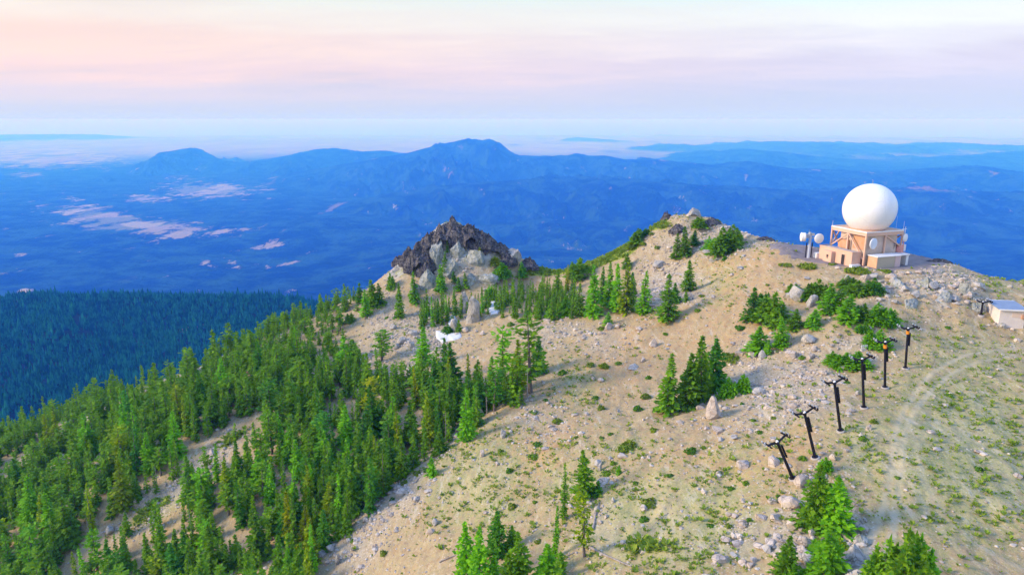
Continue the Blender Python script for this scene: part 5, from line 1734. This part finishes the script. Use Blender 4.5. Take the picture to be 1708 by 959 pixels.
# facade bay at the front right, set between columns
MB().box(-5.12, -4.31, -5.0, -4.8, 0, DK - 0.5).build("front_wall", M_BRICK, st)
MB().box(3.21, 3.9, -4.9, 0.5, 0, 3.4).box(3.21, 5.2, -4.2, 3.0, 0, 2.6).build("side_annex", M_BRICK, st)
# deck slab with edge beams and low parapet
d = MB()
d.box(-5.5, 5.5, -5.5, 5.5, DK - 0.10, DK + 0.12)
d.build("deck", M_CREAM, st)
b = MB()
for y in (-5.35, 5.35): b.box(-5.5, 5.5, y - 0.12, y + 0.12, DK - 0.62, DK - 0.102)
for x in (-5.35, 5.35): b.box(x - 0.12, x + 0.12, -5.22, 5.22, DK - 0.62, DK - 0.102)
for x in (-2.7, 0.1, 2.8): b.box(x - 0.1, x + 0.1, -5.22, 5.22, DK - 0.45, DK - 0.102)
b.build("edge_beam", M_CREAM, st)
pr = MB()
for y in (-5.46, 5.46): pr.box(-5.5, 5.5, y - 0.04, y + 0.04, DK + 0.122, DK + 0.34)
for x in (-5.46, 5.46): pr.box(x - 0.04, x + 0.04, -5.41, 5.41, DK + 0.122, DK + 0.34)
pr.build("parapet", M_WHITE, st)
for x, y, z0 in ((-5.3, -5.3, 0), (-5.3, 5.3, 0), (0.35, -5.3, 0), (5.3, -5.3, 2.5), (5.3, 5.3, 0), (-5.3, 0.1, 3.0)):
    MB().box(x - 0.17, x + 0.17, y - 0.17, y + 0.17, z0, DK - 0.625).build("column", M_CREAM, st)
for a, c in (((-5.32, 5.1, 3.15), (-5.32, 0.3, DK - 0.75)), ((-5.32, -5.0, 1.6), (-5.32, -0.1, DK - 0.75)), ((-5.0, 5.32, DK - 0.8), (-2.8, 5.32, 3.2)), ((0.6, -5.32, DK - 0.8), (5.0, -5.32, 4.0)), ((5.32, -5.0, DK - 0.8), (5.32, -0.4, 3.0)), ((5.32, 5.0, DK - 0.8), (5.32, 0.0, 3.0)),
             ((-5.0, 5.32, 3.2), (-3.0, 5.32, DK - 0.8))):
    MB().bar(a, c, 0.24).build("brace", M_CREAM, st)
# one-storey wing on the left side
wing = MB().box(-8.1, -5.5, -4.6, 5.8, 0, 2.95).build("wing", M_PEACH, st)
MB().box(-8.16, -8.10, -4.66, 5.86, 2.97, 3.17).box(-8.10, -5.5, -4.66, -4.60, 2.97, 3.17).box(-8.10, -5.5, 5.80, 5.86, 2.97, 3.17).build("roof_edge", M_CREAM, wing)
MB().box(-8.09, -5.5, -4.59, 5.79, 2.96, 3.02).build("roof", M_ROOFGREY, wing)
MB().box(-8.72, -5.72, 5.87, 6.9, 0, 1.25).build("low_annex", M_WHITE, st)
v_ = MB().box(-9.2, -8.105, 0.6, 3.2, 0, 2.45).build("entry_porch", M_PEACH, st)
MB().box(-8.95, -8.25, 0.53, 0.597, 0, 2.05).build("door", M_DOOR, v_)
MB().box(-9.24, -9.203, 1.5, 2.1, 1.2, 1.65).box(-9.24, -9.203, 1.55, 2.05, 0.9, 1.1).build("vent", M_DARK, v_)
dd = MB().box(-8.16, -8.103, -2.5, -1.5, 0, 2.25).build("door", M_DARK, st)
MB().box(-8.19, -8.10, -2.62, -2.505, 0, 2.38).box(-8.19, -8.10, -1.495, -1.38, 0, 2.38).box(-8.19, -8.10, -2.505, -1.495, 2.255, 2.38).build("door_frame", M_CREAM, dd)
MB().box(-8.7, -6.2, -5.5, -4.67, 0, 0.55).build("step", M_WHITE, st)
# the radome
rad = 5.45
rc = DK + 0.12 + rad * 0.80
prof = []
for k in range(0, 41):
    t = math.pi * k / 40
    r_, z_ = rad * math.sin(t), rc + rad * math.cos(t)
    if z_ < DK + 0.13: break
    prof.append((max(r_, 0.001), z_))
rd = MB().lathe(prof[::-1], 64).build("radome", M_RADOME, st)
MB().lathe([(rad * 0.62, DK + 0.125), (rad * 0.62, DK + 0.55), (rad * 0.58, DK + 0.60)], 48).build("base_ring", M_CREAM, rd)
MB().tube((0, 0, rc + rad - 0.02), (0, 0, rc + rad + 0.75), 0.05, 0.03, 6).tube((0, 0, rc + rad - 0.05), (0, 0, rc + rad + 0.12), 0.22, 0.12, 10).build("lightning_rod", M_STEEL, rd)

st.scale = (0.92, 0.92, 1.0)
rd.scale = (1 / 0.92, 1 / 0.92, 1.0)


def dish(parent, c, rr, ang_deg, drum=0.35, mat=M_DISH, el=0.0):
    """microwave dish: shallow drum with a domed cover, facing ang (0 = towards the viewer's side, -Y)"""
    Mx = Matrix.Translation(c) @ Matrix.Rotation(R(ang_deg), 4, 'Z') @ Matrix.Rotation(R(90 + el), 4, 'X')
    o = MB().lathe([(0.001, -0.02), (rr * 0.5, -0.02), (rr * 0.97, drum * 0.1), (rr, drum * 0.2), (rr, drum), (rr * 0.96, drum + 0.03), (rr * 0.6, drum + 0.09 * rr + 0.05), (0.001, drum + 0.12 * rr + 0.06)], 28, Mx).build("dish", mat, parent)
    MB().lathe([(rr * 1.0, drum * 0.8), (rr * 1.035, drum * 0.82), (rr * 1.035, drum * 0.98), (rr * 1.0, drum)], 28, Mx).build("rim", M_WHITE, o)
    return o


dish(st, (-3.7, -5.75, 5.0), 1.15, 8, 0.3)
MB().bar((-3.7, -5.75, 5.0), (-3.7, -5.2, 5.0), 0.18).bar((-3.7, -5.2, 3.9), (-3.7, -5.2, 6.2), 0.12).build("dish_mount", M_STEEL, st)
dish(st, (6.0, -5.4, 5.75), 0.85, 14, 0.3, M_WHITE)
MB().bar((6.0, -5.35, 4.2), (6.0, -5.2, 6.6), 0.16).bar((6.0, -5.25, 5.4), (5.3, -5.2, 5.4), 0.12).build("dish_mount", M_PINK, st)
MB().lathe([(0.001, 2.55), (1.0, 2.55), (1.03, 2.7), (1.0, 4.0), (0.92, 4.15), (0.001, 4.2)], 20, Matrix.Translation((5.6, -4.6, 0))).build("tank", M_PINK, st)
MB().box(6.4, 7.35, -4.9, -3.6, 2.7, 4.1).build("pale_cabinet", M_WHITE, st)
for x, y, h_, r_ in ((-5.42, 5.3, 1.5, 0.035), (-5.42, 5.3, 0.0, 0.1), (-1.2, 5.3, 0.6, 0.03), (5.42, -5.3, 2.2, 0.05), (5.42, -3.2, 3.1, 0.025), (4.7, -1.4, 2.6, 0.025), (3.4, 5.3, 1.0, 0.03)):
    if h_ > 0:
        MB().tube((x, y, DK), (x, y, DK + h_), r_, r_ * 0.6, 6).build("whip_antenna", M_WHITE, st)
MB().bar((4.9, -5.42, DK + 0.5), (6.3, -5.42, DK + 0.5), 0.09).bar((5.9, -5.42, DK - 1.2), (5.9, -5.42, DK + 1.0), 0.09).build("antenna_bracket", M_WHITE, st)
ra = MB()
for z in (0.6, 1.1): ra.bar((3.4, -5.1, 3.4 + z), (5.0, -5.1, 3.4 + z), 0.05)
for x in (3.5, 4.2, 4.9): ra.bar((x, -5.1, 3.4), (x, -5.1, 4.5), 0.05)
ra.build("railing", M_BLACK, st)

# cream shed in front
sh = empty("equipment_shed", (SX, SY, SZ), YAW)
sh_off = Vector((-0.9, -6.35, 0)); rm = Matrix.Rotation(YAW, 3, 'Z')
sh.location = Vector((SX, SY, SZ)) + rm @ sh_off
tag(sh, "long low shed with flat white roof standing against the radar station's front", "shed")
bd = MB().box(-3.1, 3.1, -1.3, 1.3, 0, 2.45).build("body", paint("shed olive tan wall", (0.52, 0.45, 0.33), 0.7, 0.08, 0.5, (0.42, 0.36, 0.27)), sh)
MB().box(-3.15, -3.103, -1.2, 1.2, 0.1, 2.35).build("end_panel", paint("shed end orange", (0.70, 0.43, 0.26), 0.7, 0.15, 0.8), sh)
MB().box(1.7, 3.1, -1.34, -1.303, 0.05, 2.4).build("pink_panel", paint("shed pale pink panel", (0.70, 0.52, 0.48), 0.7, 0.06, 0.5), sh)
MB().box(-3.2, -3.08, -1.36, -1.306, 0, 2.45).build("corner_trim", M_CREAM, sh)
MB().box(-3.28, 3.28, -1.45, 1.35, 2.452, 2.62).build("roof", M_WHITE, sh)
# open shelter at the right end
sl = empty("open_shelter", Vector((SX, SY, SZ)) + rm @ Vector((4.0, -5.9, 0)), YAW)
tag(sl, "small pale open-fronted shelter with dark inside, right of the white-roofed shed", "shelter")
MB().box(0.72, 1.35, -0.9, 1.1, 0, 2.3).box(-0.95, -0.75, -0.9, 1.1, 0, 2.3).build("side_wall", M_WHITE, sl)
MB().box(-0.745, 0.715, 0.9, 1.1, 0, 2.3).build("back_wall", M_DOOR, sl)
MB().box(-0.74, 0.1, 0.2, 0.85, 0, 1.1).build("dark_box", M_DARK, sl)
MB().box(-1.1, 1.5, -1.05, 1.2, 2.303, 2.48).build("roof", M_WHITE, sl)

# microwave mast left of the station
q = ground([1348], [431])[0][0]
mm = empty("microwave_mast", (q[0], q[1], q[2]), 0)
tag(mm, "stout steel mast holding two white microwave dishes on the pad left of the station", "mast")
MB().box(-0.5, 0.5, -0.5, 0.5, -0.2, 0.15).build("footing", M_CONC, mm)
MB().tube((0, 0, 0.15), (0, 0, 5.3), 0.30, 0.27, 14).build("pole", paint("pale blue steel pole", (0.50, 0.55, 0.66), 0.5, 0.1), mm)
l = MB()
for x in (-0.62, 0.62):
    l.bar((x, 0.1, 0), (x, 0.1, 3.6), 0.16, 0.22)
l.build("side_post", M_BLACK, mm)
k = MB()
k.bar((-1.2, 0, 4.7), (1.5, 0, 4.7), 0.14).bar((-1.0, 0, 5.4), (0.9, 0, 5.4), 0.12).tube((-0.2, 0, 5.2), (-0.2, 0, 6.0), 0.35, 0.28, 12).box(0.1, 0.8, -0.3, 0.3, 5.2, 5.75).box(-0.9, -0.3, -0.3, 0.3, 4.9, 5.6)
k.bar((-0.4, 0, 5.9), (-0.4, 0, 6.5), 0.05)
k.build("head_frame", M_STEEL, mm)
dish(mm, (1.75, -0.25, 4.65), 1.08, 10, 0.3, M_WHITE)
dish(mm, (-1.05, 0, 4.9), 0.98, -100, 1.0, M_WHITE)

# ------------------------------------------------------------------ hut at the right edge
q0 = ground([1697], [551])[0][0]
q1 = ground([1658], [543])[0][0]
yaw = math.atan2(q1[1] - q0[1], q1[0] - q0[0])
w_ = float(np.hypot(*(q1 - q0)[:2]))
yaw = R(170)
w_ = 4.1
hz = float(q0[2]) - 0.3
hut = empty("ski_hut", (q0[0] + 1.1, q0[1] + 0.2, hz), yaw)
tag(hut, "small whitewashed hut with flat grey roof at the photo's right edge", "hut")
M_HUTW = paint("whitewashed plank wall", (0.76, 0.68, 0.62), 0.8, 0.10, 1.2, (0.66, 0.50, 0.40))
# local x runs along the lit front to the left, local -y is away from the viewer
MB().box(0, w_, -4.6, 0, 0, 3.75).build("wall", M_HUTW, hut)
MB().box(0.35, 2.1, 0.003, 0.05, 2.5, 3.3).build("shutter", paint("tan shutter", (0.78, 0.60, 0.46), 0.7, 0.1), hut)
MB().box(0.05, 0.62, 0.003, 0.22, 2.3, 3.0).build("orange_box", M_ORANGEWALL, hut)
MB().box(0.02, 0.20, 0.05, 0.30, 2.15, 3.05).build("lamp_housing", M_BLACK, hut)
rf = MB().add([(-0.35, 0.35, 3.78), (w_ + 0.35, 0.35, 3.78), (w_ + 0.35, -4.9, 4.2), (-0.35, -4.9, 4.2), (-0.35, 0.35, 3.95), (w_ + 0.35, 0.35, 3.95), (w_ + 0.35, -4.9, 4.37), (-0.35, -4.9, 4.37)],
              [(0, 1, 2, 3), (7, 6, 5, 4), (4, 5, 1, 0), (5, 6, 2, 1), (6, 7, 3, 2), (7, 4, 0, 3)]).build("roof", paint("grey blue metal roof", (0.24, 0.31, 0.42), 0.6, 0.12, 0.8, (0.34, 0.36, 0.38)), hut)
MB().box(-0.38, w_ + 0.38, 0.353, 0.43, 3.74, 4.0).build("fascia", M_WHITE, rf)
MB().add([(-0.35, -4.98, 4.16), (w_ + .35, -4.98, 4.16), (w_ + .35, -4.9, 4.16), (-0.35, -4.9, 4.16), (-0.35, -4.98, 4.42), (w_ + .35, -4.98, 4.42), (w_ + .35, -4.903, 4.42), (-0.35, -4.903, 4.42)],
         [(0, 3, 2, 1), (4, 5, 6, 7), (0, 1, 5, 4), (1, 2, 6, 5), (2, 3, 7, 6), (3, 0, 4, 7)]).build("rear_fascia", M_WHITE, rf)

# ------------------------------------------------------------------ lift towers
def lift_tower(bx, by, hp, lean, label, band, arm=0.85, rot=0.0):
    q = ground([bx], [by])[0][0]
    dep = project(*q)[2]
    H = float(hp * dep / FPX / 0.95)
    o = empty("lift_tower", (float(q[0]), float(q[1]), float(q[2])), 0)
    # leans like the real one: square to the slope, down to the left
    o.rotation_euler = (0, -R(lean), 0)
    tag(o, label, "lift tower", "black chairlift towers in a row")
    MB().lathe([(0.55, -0.5), (0.55, 0.12), (0.45, 0.2), (0.001, 0.2)], 14).build("footing", M_CONC, o)
    p = MB().tube((0, 0, 0.1), (0, 0, H), 0.19, 0.16, 14).tube((0, 0, 0.2), (0, 0, 0.28), 0.38, 0.38, 14)
    p.build("pole", M_BLACK, o)
    if H > 4:
        ld = MB().box(0.20, 0.40, -0.12, 0.12, H * 0.60, H * 0.93)
        for z in np.arange(H * 0.60, H * 0.93, 0.3): ld.bar((0.41, -0.2, z), (0.41, 0.2, z), 0.035)
        ld.build("ladder_cage", M_BLACK, o)
    if band:
        MB().tube((0, 0, H * 0.905), (0, 0, H * 0.985), 0.25, 0.25, 14).build("orange_band", M_ORANGE, o)
    MB().tube((0, 0, H), (0, 0, H + 0.32), 0.22, 0.19, 12).build("pole_head", M_BLACK, o)
    MB().tube((0, 0, H + 0.322), (0, 0, H + 0.42), 0.20, 0.14, 10).build("cap", M_WHITE, o)
    c, s = math.cos(rot), math.sin(rot)
    for sg in (-1, 1):
        a = Vector((0, 0, H + 0.15)); e = Vector((sg * c * 1.5 * arm, sg * s * 1.5 * arm, H + (0.72 if sg < 0 else 0.42) * arm))
        MB().bar(a, e, 0.14, 0.20).build("crossarm", M_BLACK, o)
        # sheave train along the rope line
        t = Vector((-s, c, 0.0)) * 1.0; t.z = 0.18
        sb = MB().bar(e - t * 0.85 * arm, e + t * 0.85 * arm, 0.09, 0.14)
        sb.bar(e - t * 0.5 * arm + Vector((0, 0, 0.18)), e + t * 0.5 * arm + Vector((0, 0, 0.18)), 0.07)
        b = sb.build("sheave_beam", M_BLACK, o)
        for k in (-0.78, -0.27, 0.27, 0.78):
            cc = e + t * k * arm + Vector((sg * 0.10, 0, 0.16))
            MB().tube(cc - Vector((0.06, 0, 0)), cc + Vector((0.06, 0, 0)), 0.18 * arm, n=12).build("sheave_wheel", M_BLACK if k < 0 else M_STEEL, b)
        MB().bar(e + Vector((sg * 0.1, 0, 0.05)), e + Vector((sg * 0.55 * arm, 0, 0.15)), 0.06).bar(e + Vector((sg * 0.3, -0.5, 0.12)), e + Vector((sg * 0.3, 0.5, 0.12)), 0.04).build("catwalk_rail", M_STEEL, b)
    MB().bar((-0.8, 0, H + 0.42), (0.8, 0, H + 0.36), 0.06).bar((0, -0.6, H + 0.36), (0, 0.6, H + 0.36), 0.05).build("lifting_frame", M_BLACK, o)
    return o


lift_tower(1323, 799, 68, 26, "lowest and most tilted black lift tower, beside the white boulders", False, rot=0.35)
lift_tower(1360, 764, 78, 18, "second black lift tower counted upward from the lowest, leaning left", False, rot=0.3)
lift_tower(1402, 720, 82, 13, "third black lift tower from the lowest, slightly leaning, on bare stony soil", False, rot=0.3)
lift_tower(1441, 681, 80, 9, "black lift tower below the low green bushes, without an orange band", False, rot=0.25)
lift_tower(1476, 647, 74, 7, "black lift tower with an orange band in front of a round bush", True, rot=0.25)
lift_tower(1510, 615, 64, 4, "uppermost black lift tower of the row, orange band and clear ground around it", True, rot=0.2)
lift_tower(1636, 527, 20, 1, "short stubby black lift tower alone near the hut", False, arm=0.8, rot=0.1)

# small white slatted barrier between bush and stones
q = ground([1441], [584])[0][0]
sg = empty("slatted_panel", tuple(float(v) for v in q), 0.15)
tag(sg, "small white slatted panel standing above the bushes behind the towers", "panel")
for i in range(4):
    MB().box(-0.55 + i * 0.32, -0.40 + i * 0.32, -0.03, 0.03, 0.05, 0.95).build("slat", M_WHITE, sg)
MB().box(-0.6, 0.62, 0.035, 0.09, 0.15, 0.25).box(-0.6, 0.62, 0.035, 0.09, 0.72, 0.80).box(-0.6, 0.62, -0.25, 0.2, -0.05, 0.045).build("rail", M_WHITE, sg)

# ------------------------------------------------------------------ labels that single each thing out
ORD = ["first", "second", "third", "fourth", "fifth", "sixth", "seventh", "eighth", "ninth", "tenth", "eleventh", "twelfth", "thirteenth", "fourteenth"]


def assign(items, desc, cat, grp):
    by = {}
    for it in items:
        if it.get('label'):
            tag(it['o'], it['label'], cat, grp(it)); continue
        by.setdefault(desc(it), []).append(it)
    for (adj, noun, where), L in by.items():
        L.sort(key=lambda i: i['px'])
        n = len(L)
        for i, it in enumerate(L):
            if n == 1: lb = f"{adj} {noun} {where}"
            elif n == 2: lb = f"{'left' if i == 0 else 'right'} one of two: {adj} {noun} {where}"
            elif i == 0: lb = f"leftmost {adj} {noun} {where}"
            elif i == n - 1: lb = f"rightmost {adj} {noun} {where}"
            else: lb = f"{ORD[min(i, 13)]} from left {adj} {noun} {where}"
            tag(it['o'], lb, cat, grp(it))


def tree_desc(t):
    h_ = t['h']
    size = 'tall' if h_ > 8.2 else 'mid-sized' if h_ > 5.0 else 'short'
    form = {'fir': 'conical', 'full': 'full', 'narrow': 'narrow', 'old': 'ragged', 'bush': 'wide bushy', 'small': 'young'}[t['kind']]
    if t['kind'] in ('bush', 'small'): size = 'taller' if h_ > 2.6 else 'low'
    return f"{size} {form} {t['tint']}", 'conifer', t['zone']


assign(TREES, tree_desc, 'tree', lambda t: 'conifers ' + t['zone'])


def rock_zone(px, py):
    if py > 820 and px > 1180: return 'below the lift towers'
    if px > 1440 and py < 600: return 'below the gravel pad'
    if px > 1410: return 'on the grassy plateau'
    if px > 1230 and py < 560: return 'below the radar station'
    if px > 1230 and py < 690: return 'left of the lift towers'
    if px > 1230: return 'around the lower lift towers'
    if px > 980 and py < 480: return 'on the rocky knoll'
    if px > 980 and py < 640: return 'high on the open slope'
    if px > 980: return 'on the middle slope'
    if py < 560 and px > 560: return 'at the foot of the crag'
    if py < 640 and px > 560: return 'on the rubble below the snow'
    if px > 760: return 'near the forest'
    if px > 430: return 'along the forest edge'
    return 'in a gap of the left forest'


def bo_desc(b):
    s = 'large' if b['w'] > 1.7 else 'middling' if b['w'] > 0.95 else 'small'
    f_ = 'upright' if b['h'] > 1.05 * b['w'] else 'flat' if b['h'] < 0.55 * b['w'] else 'blocky'
    return f"{s} {f_} {'pale' if b['col'] == 'pale' else 'blue-grey'}", 'boulder', rock_zone(b['px'], b['py'])


assign(BOLD, bo_desc, 'boulder', lambda b: 'boulders ' + rock_zone(b['px'], b['py']))
assign(SHRUBS, lambda s: (f"{'wide' if s['w'] > 0.8 else 'small'} {s['tint']}", 'shrub', rock_zone(s['px'], s['py'])), 'shrub', lambda s: 'low shrubs on the slope')
